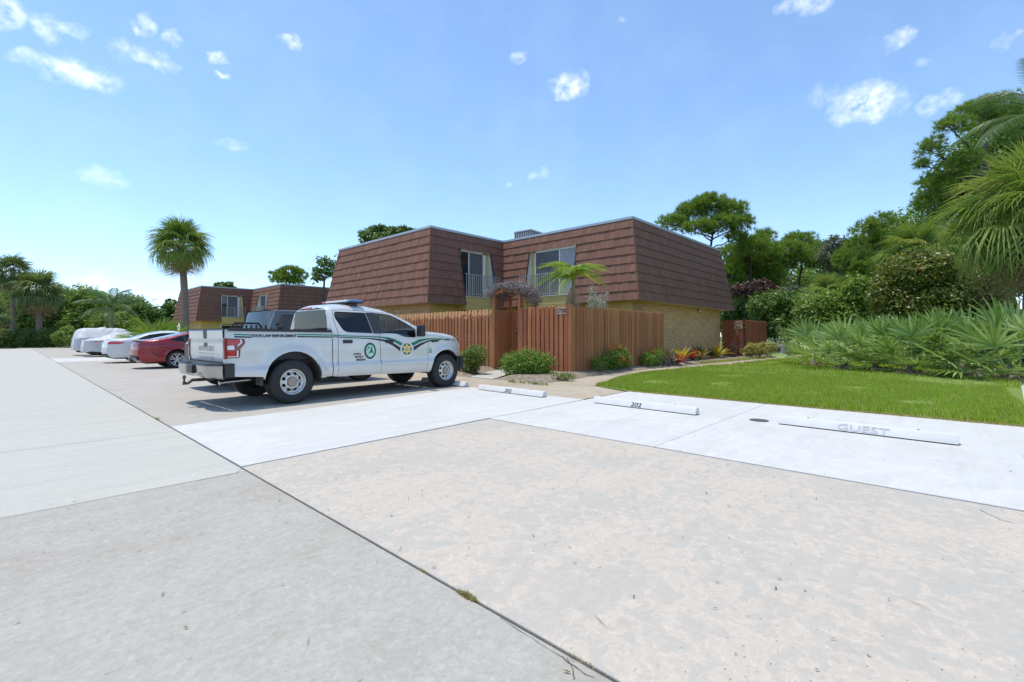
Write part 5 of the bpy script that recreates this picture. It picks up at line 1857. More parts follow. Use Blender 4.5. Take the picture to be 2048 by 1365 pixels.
def foliage(parent, name, blobs, n, size, mat, clump=.16, per=14, shell=.55, aspect=.5):
    p, nn = blob_points(blobs, n, clump, per, shell)
    k = p[:, 2] > .02
    return link(name, leaf_mesh(name, p[k], nn[k], size, mat, aspect), parent)


def limb(mb, p0, p1, r0, r1, n=5, wob=.12, sides=7):
    p0, p1 = Vector(p0), Vector(p1)
    L = (p1 - p0).length
    pts, rad = [], []
    for k in range(n + 1):
        t = k / n
        w = L * wob * math.sin(PI * t) * .5
        pts.append(p0.lerp(p1, t) + Vector((random.uniform(-w, w), random.uniform(-w, w), random.uniform(-w, w) * .5)))
        rad.append(r0 + (r1 - r0) * t)
    mb.tube(pts, rad, sides)
    return pts


def broad_tree(name, label, base, blobs, n, size, mat, trunk_r=.2, cat='tree', bark='pinebark', clump=.16, shell=.5, per=14, group=None, dead=0):
    """base: ground point; blobs in world metres relative to the base"""
    t = thing(name, label, cat, base, 0, group)
    zc = min(b[2] for b in blobs)
    top = (sum(b[0] for b in blobs) / len(blobs), sum(b[1] for b in blobs) / len(blobs), zc)
    mb = MB()
    limb(mb, (0, 0, -.05), top, trunk_r, trunk_r * .55, 6, .08)
    mb.build('trunk', M[bark], t, True)
    br = MB()
    for b in blobs:
        limb(br, top, (b[0], b[1], b[2] + b[5] * .2), trunk_r * .5, .02, 5, .2, 5)
        for k in range(4):
            d = Vector((random.gauss(0, 1), random.gauss(0, 1), random.gauss(.3, .7))).normalized()
            limb(br, (b[0], b[1], b[2]), (b[0] + d.x * b[3] * .9, b[1] + d.y * b[4] * .9, b[2] + d.z * b[5] * .9), trunk_r * .16, .01, 3, .2, 4)
    br.build('branch', M[bark], t, True)
    foliage(t, 'crown', blobs, n, size, mat, clump, per, shell)
    return t


def shrub(name, label, base, blobs, n, size, mat, cat='shrub', stems=6, clump=.14, shell=.6, per=10, group=None, flowers=None, aspect=.5):
    t = thing(name, label, cat, base, 0, group)
    mb = MB()
    for k in range(stems):
        b = random.choice(blobs)
        limb(mb, (random.uniform(-.1, .1) + b[0] * .3, random.uniform(-.1, .1) + b[1] * .3, -.03), (b[0] + random.uniform(-.5, .5) * b[3], b[1] + random.uniform(-.5, .5) * b[4], b[2] + b[5] * .4), .018 + .004 * b[5], .006, 4, .2, 5)
    mb.build('stem', M['twig'], t, True)
    foliage(t, 'foliage', blobs, n, size, mat, clump, per, shell, aspect)
    if flowers:
        fb, fn, fs = flowers
        foliage(t, 'blossom', fb, fn, fs, M['flower'], .10, 12, .8, .8)
    return t


def pine_tufts(pts, dirs, mat, n=26, L=.34, w=.012):
    m = len(pts)
    P = np.repeat(pts, n, 0)
    D = np.repeat(dirs, n, 0) * .75 + rng.normal(0, .62, (m * n, 3))
    D /= np.linalg.norm(D, axis=1, keepdims=True)
    S = np.cross(D, rng.normal(0, 1, (m * n, 3))); S /= np.linalg.norm(S, axis=1, keepdims=True)
    l = (L * rng.uniform(.6, 1.15, m * n))[:, None]
    v = np.zeros((m * n, 3, 3))
    v[:, 0] = P - S * w
    v[:, 1] = P + S * w
    v[:, 2] = P + D * l
    return np_mesh('needles', v, 3, mat)


def pine_tree(label, base, trunk_top, clusters, tuft_n, L=.36, w=.013, trunk_r=.2, lean=None, group='pines behind the houses'):
    """clusters: (x,y,z,rx,ry,rz) relative to the base, each a foliage cloud on its own limb"""
    t = thing('pine_tree', label, 'tree', base, 0, group)
    mb = MB()
    sp = limb(mb, (0, 0, -.05), trunk_top, trunk_r, trunk_r * .4, 8, .05)
    mb.build('trunk', M['pinebark'], t, True)
    br = MB()
    pts, dirs = [], []
    for (cx, cy, cz, rx, ry, rz) in clusters:
        rx, ry, rz = rx * 1.22, ry * 1.22, rz * 1.22
        # limb leaves the trunk a little below the cluster
        zt = max(.25 * trunk_top[2], min(trunk_top[2], cz - .35 * math.hypot(cx - trunk_top[0], cy - trunk_top[1]) - .2))
        f = zt / trunk_top[2]
        p0 = Vector(trunk_top) * f
        limb(br, p0, (cx, cy, cz - rz * .2), .07 * trunk_r / .2, .025, 6, .16, 5)
        k = max(18, int(4.2 * tuft_n * (rx * ry * rz) ** .8))
        sub = max(4, k // 9)
        for q in range(sub):
            d = Vector((random.gauss(0, 1), random.gauss(0, 1), random.gauss(.25, .8))).normalized()
            e = Vector((cx + d.x * rx * .85, cy + d.y * ry * .85, cz + d.z * rz * .85))
            limb(br, (cx, cy, cz - rz * .2), e, .022, .008, 3, .2, 4)
            for j in range(9):
                dd = (d + Vector((random.gauss(0, .5), random.gauss(0, .5), random.gauss(.2, .5)))).normalized()
                rr = random.uniform(.45, 1.08)
                pts.append((cx + dd.x * rx * rr, cy + dd.y * ry * rr, cz + dd.z * rz * rr))
                dirs.append((dd.x * .8, dd.y * .8, dd.z * .8 + .45))
    br.build('branch', M['pinebark'], t, True)
    link('crown', pine_tufts(np.array(pts), np.array(dirs), M['pine'], 26, L, w), t)
    return t


# ---- palm fronds
def fan_mesh(name, n, L, petiole, spread, droop, curl, mat, w=.03, split=.45, fold=.25):
    """costapalmate leaf along +x, upper side +z"""
    mb = MB()
    mb.tube([(0, 0, 0), (petiole * .5, 0, -.01 * petiole), (petiole, 0, -.03 * petiole)], [.02, .014, .010], 5)
    for k in range(n):
        a = (-1 + 2 * k / (n - 1)) * spread
        r_ = random.Random(k * 7 + n)
        ll = L * (.78 + .22 * math.cos(a * .8)) * r_.uniform(.92, 1.06)
        ca, sa = math.cos(a), math.sin(a)
        rows = []
        dr = droop * r_.uniform(.7, 1.35)
        for q, ww in ((0, .25), (split, 1.0), (.75, .62), (1.0, .04)):
            d = ll * q
            z = -fold * L * .25 * abs(sa) * q - dr * L * max(0, q - split * .6) ** 2 * 1.6 + curl * L * q * .2
            x = petiole + ca * d * (1 - .15 * dr * q * q)
            y = sa * d * (1 - .15 * dr * q * q)
            hw = w * ww
            rows.append([(x + sa * hw, y - ca * hw, z + .012), (x, y, z - .004 * ww), (x - sa * hw, y + ca * hw, z + .012)])
        mb.grid(rows)
    return mb.mesh(name, mat)


def feather_mesh(name, n, L, arch, mat, leaf=.42, w=.014, droop=.5, vee=.35):
    mb = MB()
    P = lambda s: Vector((L * s * math.cos(arch * s * .55), 0, L * s * math.sin(.45) * 0 + L * (s * .35 - arch * .62 * s * s)))
    mb.tube([P(k / 8) for k in range(9)], [.022 - .002 * k for k in range(9)], 5)
    for k in range(n):
        s = .14 + .86 * k / (n - 1)
        p = P(s); t = (P(min(1, s + .02)) - P(s - .02)).normalized()
        ll = leaf * (math.sin(PI * (.12 + .80 * s)) ** .7)
        for sg in (-1, 1):
            r_ = random.Random(k * 3 + sg)
            d = (Vector((0, sg, 0)) + t * .75 + Vector((0, 0, vee))).normalized()
            q1 = p + d * ll * .5
            q2 = p + d * ll + Vector((0, 0, -droop * ll * r_.uniform(.5, 1.3)))
            nn = t * w
            mb.add([p - nn * .6, p + nn * .6, q1 + nn, q1 - nn, q2], [(0, 1, 2, 3), (3, 2, 4)])
    return mb.mesh(name, mat)


FAN = {
    'up': fan_mesh('frond', 34, .95, .85, 2.2, .35, .25, M['sabal'], .022),
    'mid': fan_mesh('frond', 34, 1.0, .95, 2.2, .75, .1, M['sabal'], .022),
    'low': fan_mesh('frond', 32, 1.0, .95, 2.0, 1.1, 0, M['sabal'], .022),
    'dead': fan_mesh('frond', 26, .95, .8, 1.3, 1.5, 0, M['deadfrond'], .018),
    'yel': fan_mesh('frond', 32, 1.0, .95, 2.0, 1.1, 0, M['yellowfrond'], .022),
}
FANBIG = {
    'up': fan_mesh('frond', 34, .95, .85, 2.2, .30, .25, M['sabal'], .019, .5),
    'mid': fan_mesh('frond', 34, 1.0, .95, 2.2, .65, .1, M['sabal'], .019, .45),
    'low': fan_mesh('frond', 34, 1.0, .95, 2.0, 1.0, 0, M['sabal'], .019, .4),
    'dead': fan_mesh('frond', 36, 1.0, .8, 1.3, 1.5, 0, M['deadfrond'], .012, .4),
    'yel': fan_mesh('frond', 46, 1.05, .95, 2.0, 1.25, 0, M['yellowfrond'], .0125, .4),
}
FANFAR = {k: fan_mesh('frond', 20, .95, .85, 2.1, d, .1, M['sabalfar' if k != 'dead' else 'deadfrond'], .04) for k, d in (('up', .35), ('mid', .75), ('low', 1.1), ('dead', 1.5))}
FANFAR['yel'] = FANFAR['low']


def sabal_palm(label, base, height, crown_r, trunk_r=.17, nf=58, dead=6, fans=FAN, lean=(0, 0), yel=0, seed=1, lowdroop=-60, boots=True):
    t = thing('cabbage_palm', label, 'palm', base)
    r_ = random.Random(seed)
    top = Vector((lean[0], lean[1], height))
    mb = MB()
    pts, rad = [], []
    for k in range(15):
        q = k / 14
        pts.append(Vector((lean[0] * q * q, lean[1] * q * q, -.05 + (height + .05) * q)))
        rad.append(trunk_r * (1.12 - .2 * q + .03 * math.sin(k * 2.3)) * (1.25 if q < .05 else 1))
    mb.tube(pts, rad, 12)
    mb.build('trunk', M['bark'], t, True)
    if boots:
        for k in range(26):
            a = k * 2.4; z = height - .15 - k * .035
            MB().tube([(lean[0] + math.cos(a) * trunk_r * .7, lean[1] + math.sin(a) * trunk_r * .7, z - .15), (lean[0] + math.cos(a) * trunk_r * 1.7, lean[1] + math.sin(a) * trunk_r * 1.7, z + .1)], [.05, .025], 5).build('leaf_base', M['bark'], t)
    s = crown_r / 1.85
    for k in range(nf):
        f = k / nf
        el = 82 - (82 - lowdroop) * f ** .9
        el += r_.uniform(-9, 9)
        az = k * 137.5 + r_.uniform(-14, 14)
        key = 'up' if el > 40 else ('mid' if el > -5 else 'low')
        if yel and el < 5 and r_.random() < yel: key = 'yel'
        if k >= nf - dead: key = 'dead'; el = -68 + r_.uniform(-10, 8)
        o = link('frond', fans[key], t, (top.x, top.y, height - .1 - .28 * f), Euler((r_.uniform(-.35, .35), -R(el), R(az)), 'XYZ'), s * r_.uniform(.88, 1.1))
    return t


# foreground of the left side
sabal_palm('lone cabbage palm with round crown standing over the parked cars', (7.84, 36.39, 0), 7.3, 1.95, .205, 70, 7, FAN, (-.25, .1), .25, 3, -42)
sabal_palm('left-hand cabbage palm of the pair at the end of the drive, the taller one', column_at(26, 50), 8.3, 2.2, .24, 46, 6, FANFAR, seed=5, boots=False)
sabal_palm('shorter spreading cabbage palm of the pair at the end of the drive', column_at(78, 50), 6.2, 2.7, .24, 50, 5, FANFAR, seed=6, boots=False, lowdroop=-40)
sabal_palm('low cabbage palm at the very edge of the hedge', column_at(-18, 45), 3.6, 2.0, .22, 34, 4, FANFAR, seed=8, boots=False)
# right side
sabal_palm('large cabbage palm with long drooping yellowing fronds beside the lawn', (20.3, -1.95, 0), 5.1, 2.3, .26, 80, 10, FANBIG, (0, 0), .35, 11, -50)
sabal_palm('cabbage palm with yellow lower fronds rising behind the sea grape', column_at(1835, 23), 5.4, 1.9, .2, 48, 3, FAN, (0, 0), .55, 12, -40)
sabal_palm('young cabbage palm behind the palmettos near the red-brown fence', column_at(1655, 30), 4.0, 1.75, .2, 34, 2, FAN, (0, 0), .2, 13, -30)

# feather palms
FEATHER = feather_mesh('frond', 46, 2.7, .85, M['feather'], .62, .016, .75, .25)
FEATHERFAR = feather_mesh('frond', 30, 2.9, .85, M['feather'], .75, .03, .8, .2)


def feather_palm(label, base, height, fronds, n=16, tr=.14, s=1., seed=1, name='queen_palm', mats=None, els=(70, -25)):
    t = thing(name, label, 'palm', base)
    r_ = random.Random(seed)
    MB().tube([(0, 0, -.05), (.03, 0, height * .4), (0, 0, height)], [tr * 1.2, tr, tr * .8], 10).build('trunk', M['bark'], t, True)
    for k in range(n):
        f = (k + .5) / n
        el = els[0] + (els[1] - els[0]) * f + r_.uniform(-8, 8)
        me = fronds if not isinstance(fronds, (list, tuple)) else fronds[k % len(fronds)]
        link('frond', me, t, (0, 0, height - .05 * f), Euler((r_.uniform(-.3, .3), -R(el), R(k * 137.5 + r_.uniform(-20, 20))), 'XYZ'), s * r_.uniform(.88, 1.08))
    return t


feather_palm('tall queen palm with feathery fronds above the large cabbage palm', column_at(2105, 17), 9.3, FEATHER, 16, .16, 1.0, 2)
feather_palm('queen palm with arching fronds in front of the far woods', column_at(222, 47), 4.1, FEATHERFAR, 16, .2, 1.0, 4)

# small palm inside the yard
XF = [feather_mesh('frond', 34, 1.45, 1.75, M['xmas'], .52, .02, 1.3, .5), feather_mesh('frond', 32, 1.3, 2.0, M['xmas'], .50, .02, 1.5, .45)]
XD = feather_mesh('dead_frond', 22, 1.2, .6, M['deadfrond'], .36, .012, .6, .1)
cp = thing('small_palm', 'small bright green palm with a hanging dead frond behind the 5708 fence', 'palm', (12.75, 9.05, .05))
MB().tube([(0, 0, 0), (.02, 0, 1.2), (0, 0, 3.0)], [.09, .075, .06], 10).build('trunk', M['bark'], cp, True)
vr = Vector((CY, -CX))       # along the picture, to the right
for k, (az, el, s, j) in enumerate([(8, 52, 1.0, 0), (30, 44, .95, 1), (172, 56, 1.0, 0), (158, 40, .95, 1), (190, 30, .75, 1), (250, 40, .9, 0), (225, 12, .7, 1), (95, 60, .9, 0), (300, 60, .8, 1), (60, 70, .7, 0)]):
    a0 = math.degrees(math.atan2(vr.y, vr.x)) + az
    link('frond', XF[j], cp, (0, 0, 2.98), Euler((random.uniform(-.3, .3), -R(min(86, el + 20)), R(a0)), 'XYZ'), s * .92)
for k, (az, el) in enumerate([(250, -80), (280, -84), (200, -76)]):
    a0 = math.degrees(math.atan2(vr.y, vr.x)) + az
    link('dead_frond', XD, cp, (0, 0, 2.9), Euler((.2 * k, -R(el), R(a0)), 'XYZ'), 1)

# ---- saw palmettos
PAL = [fan_mesh('frond', 13, .74, .55, 1.5, .05, .10, M['palmetto'], .036, .38, .5), fan_mesh('frond', 12, .70, .62, 1.35, .18, .05, M['palmetto'], .036, .38, .6), fan_mesh('frond', 14, .78, .5, 1.6, .02, .15, M['palmetto'], .034, .38, .3)]
PALG = [fan_mesh('frond', 24, .95, .9, 2.0, .20, .10, M['lightleaf'], .022), fan_mesh('frond', 24, .95, .9, 2.0, .35, .10, M['lightleaf'], .022)]


def palmetto(label, base, h, n, seed, meshes=PAL, s=1., spread=.5, group='saw palmettos along the lawn', name='saw_palmetto', low=-5):
    t = thing(name, label, 'palmetto', base, 0, group)
    r_ = random.Random(seed)
    MB().tube([(0, 0, -.05), (.08, .05, .12), (.12, .02, .28)], [.13, .11, .07], 8).build('trunk', M['bark'], t, True)
    for k in range(n):
        f = k / n
        el = 84 - (84 - low) * f + r_.uniform(-10, 10)
        az = k * 137.5 + r_.uniform(-20, 20)
        rr = spread * math.sqrt(r_.random())
        b = (rr * math.cos(R(az)), rr * math.sin(R(az)), h * (.42 - .34 * f) * r_.uniform(.7, 1.2))
        link('frond', meshes[k % len(meshes)], t, b, Euler((r_.uniform(-.35, .35), -R(el), R(az)), 'XYZ'), s * r_.uniform(.75, 1.15))
    for k in range(5):
        az = k * 72 + r_.uniform(-20, 20)
        link('dead_frond', FAN['dead'], t, (.2 * math.cos(R(az)), .2 * math.sin(R(az)), .42), Euler((0, R(50), R(az)), 'XYZ'), .38)
    return t


PP = [((1628, 733), 1.2, 24, 'nearest to the garden path'), ((1690, 741), 1.45, 34, 'second along the lawn edge from the garden path'), ((1752, 744), 1.7, 40, 'third along the lawn edge, with pale spiky fans'),
      ((1822, 750), 1.7, 40, 'in the middle of the lawn edge, tallest of the front row'), ((1893, 752), 1.5, 36, 'between the middle clump and the large cabbage palm'), ((1962, 758), 1.7, 38, 'at the foot of the large cabbage palm'),
      ((2034, 764), 1.75, 40, 'beyond the large cabbage palm at the edge of the lawn')]
for i, ((x, y), h, n, lb) in enumerate(PP):
    palmetto('silvery green saw palmetto ' + lb, ground_at(x, y), h, int(n * .52), 20 + i, s=1.16, spread=.5, low=4)
for i, (x, D, h, n, lb) in enumerate([(1590, 32, 1.5, 24, 'beside the stone pedestal'), (1630, 27, 1.7, 26, 'in the back row behind the pedestal'), (1700, 24.5, 1.9, 28, 'in the back row below the young cabbage palm'),
                                      (1775, 20, 2.1, 32, 'in the back row, with fans above the front clumps'), (1862, 18.5, 2.1, 30, 'in the back row under the sea grape'), (1925, 16.5, 2.1, 30, 'in the back row near the large cabbage palm'), (2025, 15.5, 2.3, 30, 'in the back row behind the palm trunk')]):
    palmetto('saw palmetto ' + lb, column_at(x, D), h, int(n * .5), 40 + i, s=1.16, spread=.5, low=20)
palmetto('large bright green fan palm bush between the white sedan and the covered cars', (5.9, 33.6, 0), 1.5, 44, 60, PALG, 1.05, .6, None, 'fan_palm_bush', 8)

# ---- pines and broadleaf trees behind the houses
def rel(x, y, D, base):
    """image column/row at distance D, relative to a base point"""
    p = column_at(x, D, EYE + (672 - y) * D / FPX)
    return p - Vector(base)


def cl(base, D, items, dz=1., dd=0):
    out = []
    for x, y, rx, ry in items:
        p = rel(x, y, D + random.uniform(-1, 1) * dd, base)
        m_ = D / FPX
        out.append((p.x, p.y, p.z, rx * m_, rx * m_, ry * m_))
    return out


b = column_at(1392, 42)
pine_tree('tall pine with a flat-topped crown showing over the brown roof corner', b, tuple(rel(1425, 470, 42, b)),
          cl(b, 42, [(1345, 448, 26, 13), (1385, 425, 26, 16), (1420, 412, 30, 17), (1462, 425, 26, 18), (1485, 450, 18, 16), (1440, 450, 30, 14), (1395, 455, 26, 10), (1470, 478, 20, 10)], dd=1.5), 46, .40, .016, .22)
b = column_at(1490, 45)
pine_tree('dense pine beside the end of the brown roof', b, tuple(rel(1500, 490, 45, b)),
          cl(b, 45, [(1527, 478, 20, 14), (1500, 498, 28, 18), (1466, 508, 26, 16), (1537, 515, 24, 22), (1492, 540, 34, 26), (1530, 560, 28, 28), (1458, 555, 24, 30), (1475, 598, 28, 28), (1452, 625, 24, 22), (1505, 590, 26, 24)], dd=2), 38, .42, .018, .24)
b = column_at(1600, 50)
pine_tree('open pine with bare lower trunk between the dense pine and the young palm', b, tuple(rel(1602, 480, 50, b)),
          cl(b, 50, [(1600, 482, 26, 14), (1575, 500, 24, 14), (1625, 500, 22, 14), (1560, 525, 22, 14), (1640, 520, 18, 14), (1600, 520, 26, 12), (1550, 545, 16, 14)], dd=2), 34, .45, .02, .2)
b = column_at(1745, 34)
pine_tree('young pine rising left of the yellow-fronded palm', b, tuple(rel(1748, 452, 34, b)),
          cl(b, 34, [(1765, 445, 22, 14), (1735, 462, 24, 16), (1715, 492, 20, 16), (1760, 485, 22, 16), (1700, 520, 24, 20), (1735, 530, 24, 20), (1720, 560, 22, 20)], dd=1.5), 50, .34, .015, .16)
b = column_at(1965, 25)
pine_tree('tall pine reaching out over the large cabbage palm', b, tuple(rel(1975, 200, 25, b)),
          cl(b, 25, [(1945, 228, 32, 18), (1905, 255, 26, 17), (1862, 300, 22, 18), (1843, 330, 10, 8), (1985, 215, 34, 20), (1895, 345, 28, 18), (1862, 380, 26, 22), (1930, 320, 24, 14), (1850, 410, 20, 18), (2010, 250, 30, 26)], dd=1.2), 62, .30, .012, .24)
b = column_at(575, 78)
pine_tree('distant pine above the roof of the far town house', b, tuple(rel(578, 545, 78, b)), cl(b, 78, [(560, 553, 16, 9), (580, 545, 18, 9), (600, 552, 14, 10), (575, 562, 24, 9)], dd=2), 12, .6, .035, .25)
b = column_at(775, 46)
broad_tree('oak_tree', 'oak showing over the left part of the brown roof', b, cl(b, 46, [(745, 472, 26, 14), (765, 462, 24, 10), (800, 466, 26, 12), (825, 466, 16, 8), (780, 485, 50, 14)]), 9000, .17, M['oak'], .25)
b = column_at(655, 42)
broad_tree('oak_tree', 'thin-leaved tree at the left end of the brown roof', b, cl(b, 42, [(655, 525, 20, 12), (640, 545, 22, 12), (668, 545, 12, 14), (632, 560, 14, 8)]), 1500, .13, M['oak'], .15, clump=.25, shell=.3, per=9)
b = column_at(447, 85)
broad_tree('oak_tree', 'small tree top above the far town house', b, cl(b, 85, [(440, 570, 10, 6), (458, 570, 12, 6), (448, 578, 22, 8)]), 1800, .3, M['oak'], .2)
b = column_at(345, 72)
broad_tree('oak_tree', 'tree at the left end of the far town house', b, cl(b, 72, [(342, 606, 12, 7), (352, 622, 22, 18), (325, 640, 26, 20)]), 4000, .26, M['oak'], .2)
b = column_at(1672, 40)
broad_tree('oak_tree', 'sparse grey-leaved tree between the open pine and the young pine', b, cl(b, 40, [(1672, 490, 26, 16), (1695, 505, 22, 16), (1655, 515, 24, 14), (1680, 530, 34, 14)]), 4200, .12, M['greyleaf'], .14, clump=.22, shell=.35, per=9)
# under-storey to the right
SH = [(1512, 38, [(1490, 580, 22, 14), (1525, 578, 22, 16)], 3600, .13, 'redleaf', 'dark red-leaved bush behind the roof end', 'dark_bush'),
      (1470, 41, [(1455, 640, 26, 26), (1490, 625, 26, 30)], 5000, .15, 'oak', 'dark evergreen bush over the red-brown fence', 'evergreen_bush'),
      (1555, 35, [(1535, 615, 34, 28), (1570, 610, 34, 28), (1550, 650, 44, 28), (1590, 650, 24, 34)], 13000, .12, 'oak', 'dense green bush behind the second yard fence', 'evergreen_bush'),
      (1600, 39, [(1600, 600, 30, 22), (1580, 585, 20, 12)], 5000, .13, 'greyleaf', 'dull green bush below the open pine', 'evergreen_bush'),
      (1650, 28, [(1630, 620, 34, 28), (1672, 612, 36, 28), (1650, 650, 46, 26), (1700, 640, 26, 34)], 14000, .10, 'lightleaf', 'fresh green vine-covered bush behind the palmettos', 'vine_bush'),
      (1725, 27, [(1715, 585, 24, 30), (1735, 610, 24, 34), (1705, 640, 26, 30)], 7500, .10, 'lightleaf', 'bright green bush left of the sea grape', 'evergreen_bush'),
      (1880, 19.5, [(1800, 550, 38, 36), (1850, 535, 46, 34), (1910, 560, 46, 34), (1960, 580, 40, 32), (1800, 605, 44, 36), (1870, 600, 56, 40), (1940, 615, 50, 34), (1990, 600, 24, 30), (1765, 590, 22, 40)], 30000, .075, 'olive', 'large sea grape bush with olive leaves below the palms', 'sea_grape')]
for x, D, items, n, sz, m_, lb, nm in SH:
    b = column_at(x, D)
    shrub(nm, lb, b, cl(b, D, items), n, sz, M[m_], 'bush', 10, .17, .55)
b = column_at(2060, 30)
broad_tree('oak_tree', 'dark tree behind the large cabbage palm', b, cl(b, 30, [(2010, 480, 60, 60), (2060, 400, 60, 70), (1980, 560, 60, 50)]), 12000, .13, M['oak'], .2)
b = column_at(1790, 48)
broad_tree('oak_tree', 'background trees closing the gap behind the yellow-fronded palm', b, cl(b, 48, [(1760, 560, 60, 50), (1830, 560, 60, 60), (1700, 600, 60, 40)]), 12000, .2, M['oak'], .25)
for x, D, items, n, m_, lb in [
        (1500, 58, [(1490, 560, 40, 40), (1530, 530, 36, 36), (1545, 590, 46, 40), (1480, 610, 40, 34)], 15000, 'oak', 'full evergreen filling the gap behind the dense pine'),
        (1610, 60, [(1590, 560, 40, 34), (1640, 545, 40, 36), (1615, 605, 60, 40)], 14000, 'lightleaf', 'light green tree behind the open pine trunk'),
        (1700, 52, [(1680, 545, 40, 40), (1730, 520, 40, 40), (1705, 590, 60, 44)], 14000, 'oak', 'round evergreen behind the sparse grey-leaved tree'),
        (1790, 44, [(1770, 500, 40, 44), (1820, 470, 44, 50), (1800, 560, 60, 50)], 14000, 'lightleaf', 'tall light green tree behind the yellow-fronded palm'),
        (1900, 36, [(1885, 400, 36, 46), (1930, 350, 50, 60), (1900, 500, 60, 60), (1975, 290, 50, 56), (2030, 270, 50, 60), (2040, 380, 60, 70)], 26000, 'oak', 'tall dark tree behind the pine that reaches over the cabbage palm')]:
    b = column_at(x, D)
    broad_tree('evergreen_tree', lb, b, cl(b, D, items, dd=2), n, .17, M[m_], .25, clump=.2)
# left woods
for i, (x, D, items, n, m_, lb) in enumerate([
        (120, 62, [(110, 600, 38, 26), (150, 610, 36, 30), (95, 640, 40, 30), (140, 655, 40, 24)], 15000, 'oak', 'broad evergreen tree in the woods behind the pair of palms'),
        (185, 60, [(175, 595, 30, 22), (205, 615, 32, 26), (180, 645, 40, 30), (225, 650, 34, 26)], 14000, 'lightleaf', 'lighter leafed tree in the woods behind the covered cars'),
        (270, 64, [(262, 610, 26, 22), (290, 630, 28, 24), (262, 650, 40, 26), (310, 650, 28, 20)], 13000, 'oak', 'round dark tree in the woods right of the queen palm'),
        (30, 60, [(15, 600, 40, 26), (55, 612, 34, 26), (20, 645, 50, 30), (60, 650, 40, 26)], 14000, 'lightleaf', 'light green tree in the woods behind the taller palm'),
        (-60, 58, [(-60, 600, 60, 40), (-20, 640, 40, 34)], 9000, 'oak', 'tree in the woods at the far end of the hedge')]):
    b = column_at(x, D)
    broad_tree('evergreen_tree', lb, b, cl(b, D, items, dd=2), n, .19, M[m_], .25)
p0, p1 = column_at(-120, 50), column_at(112, 50)
hb_ = []
base = column_at(40, 50)
for k in range(16):
    q = p0.lerp(p1, k / 15) - base
    hb_.append((q.x, q.y, .95, .85, .85, 1.0))
shrub('clipped_hedge', 'long dark clipped hedge closing the end of the drive', base, hb_, 26000, .10, M['oak'], 'hedge', 20, .12, .75)
b = column_at(132, 49)
shrub('round_shrub', 'loose lighter shrub at the end of the clipped hedge', b, cl(b, 49, [(122, 676, 14, 14), (142, 676, 14, 16), (134, 664, 10, 12)]), 5000, .10, M['lightleaf'])
b = (11.2, 44, 0)
shrub('yellow_hedge', 'low yellow-green hedge in front of the far town house', b, [(-.3, -3 + k * .9, .95, .6, .6, .55) for k in range(8)], 9000, .07, M['croton'], 'hedge', 8, .12, .75)

# ---- plants in the beds
b = ground_at(1053, 754)
shrub('clipped_shrub', 'round clipped green shrub in front of the 5708 fence', b, [(-.25, .25, .36, .42, .42, .38), (.05, -.02, .42, .45, .45, .40), (.3, -.32, .36, .38, .38, .36)], 9000, .030, M['clip'], 'shrub', 12, .15, .72)
b = ground_at(947, 749)
shrub('clipped_shrub', 'half bare upright shrub in front of the pickup truck', b, [(-.05, .12, .40, .34, .36, .40), (.02, -.1, .62, .36, .36, .34)], 4600, .030, M['clip2'], 'shrub', 16, .16, .68)
b = Vector((12.75, 11.58, 2.75))
vb = thing('dry_vine', 'dry purplish flowering vine heaped on top of the arbor', 'vine', (12.55, 11.58, .08))
vbl = [(-.02, -.85 + 1.7 * k / 8, 2.70 + .22 * math.sin(PI * k / 8), .48, .30, .19) for k in range(9)] + [(-.42, -.75 + 1.5 * k / 6, 2.78 + .20 * math.sin(PI * k / 6), .22, .26, .12) for k in range(7)] + [(.1, -.95, 2.5, .3, .22, .25), (.1, .95, 2.45, .3, .22, .28)]
mb = MB()
for k in range(40):
    q = random.choice(vbl)
    p = Vector((q[0] + random.uniform(-.4, .4), q[1] + random.uniform(-.25, .25), q[2] + random.uniform(-.1, .15)))
    limb(mb, p, p + Vector((random.uniform(-.4, .3), random.uniform(-.5, .5), random.uniform(-.3, .25))), .006, .003, 4, .4, 4)
for yy in (-.63, .63):
    limb(mb, (.03, yy * 1.08, 0), (.0, yy * 1.1, 2.5), .018, .012, 8, .05, 5)
mb.build('stem', M['twig'], vb, True)
foliage(vb, 'foliage', vbl, 12000, .026, M['vine'], .3, 9, .5, .6)
b = Vector((14.6, 9.2, .05))
t = thing('silver_shrub', 'silver-leaved shrub showing over the long fence', 'shrub', b)
mb = MB()
pts = []
for (dx, dy, h) in [(-.5, .05, 3.0), (-.35, 0, 2.75), (-.1, .1, 2.6), (.1, 0, 2.75), (.25, .1, 2.45), (.45, 0, 2.8), (-.7, 0, 2.55), (0, .2, 2.5)]:
    pp = limb(mb, (dx * .2, dy, .0), (dx, dy, h), .016, .004, 8, .06, 5)
    for k in range(110):
        q = random.uniform(.62, 1.0)
        p = Vector((dx * .2, dy, 0)).lerp(Vector((dx, dy, h)), q)
        pts.append((p.x + random.gauss(0, .045 + .12 * (1 - q)), p.y + random.gauss(0, .045 + .12 * (1 - q)), p.z + random.gauss(0, .04)))
mb.build('stem', M['silverleaf'], t, True)
pts = np.array(pts)
link('foliage', leaf_mesh('foliage', np.repeat(pts, 3, 0) + rng.normal(0, .03, (len(pts) * 3, 3)), np.tile([0, 0, .7], (len(pts) * 3, 1)), .028, M['silverleaf']), t)

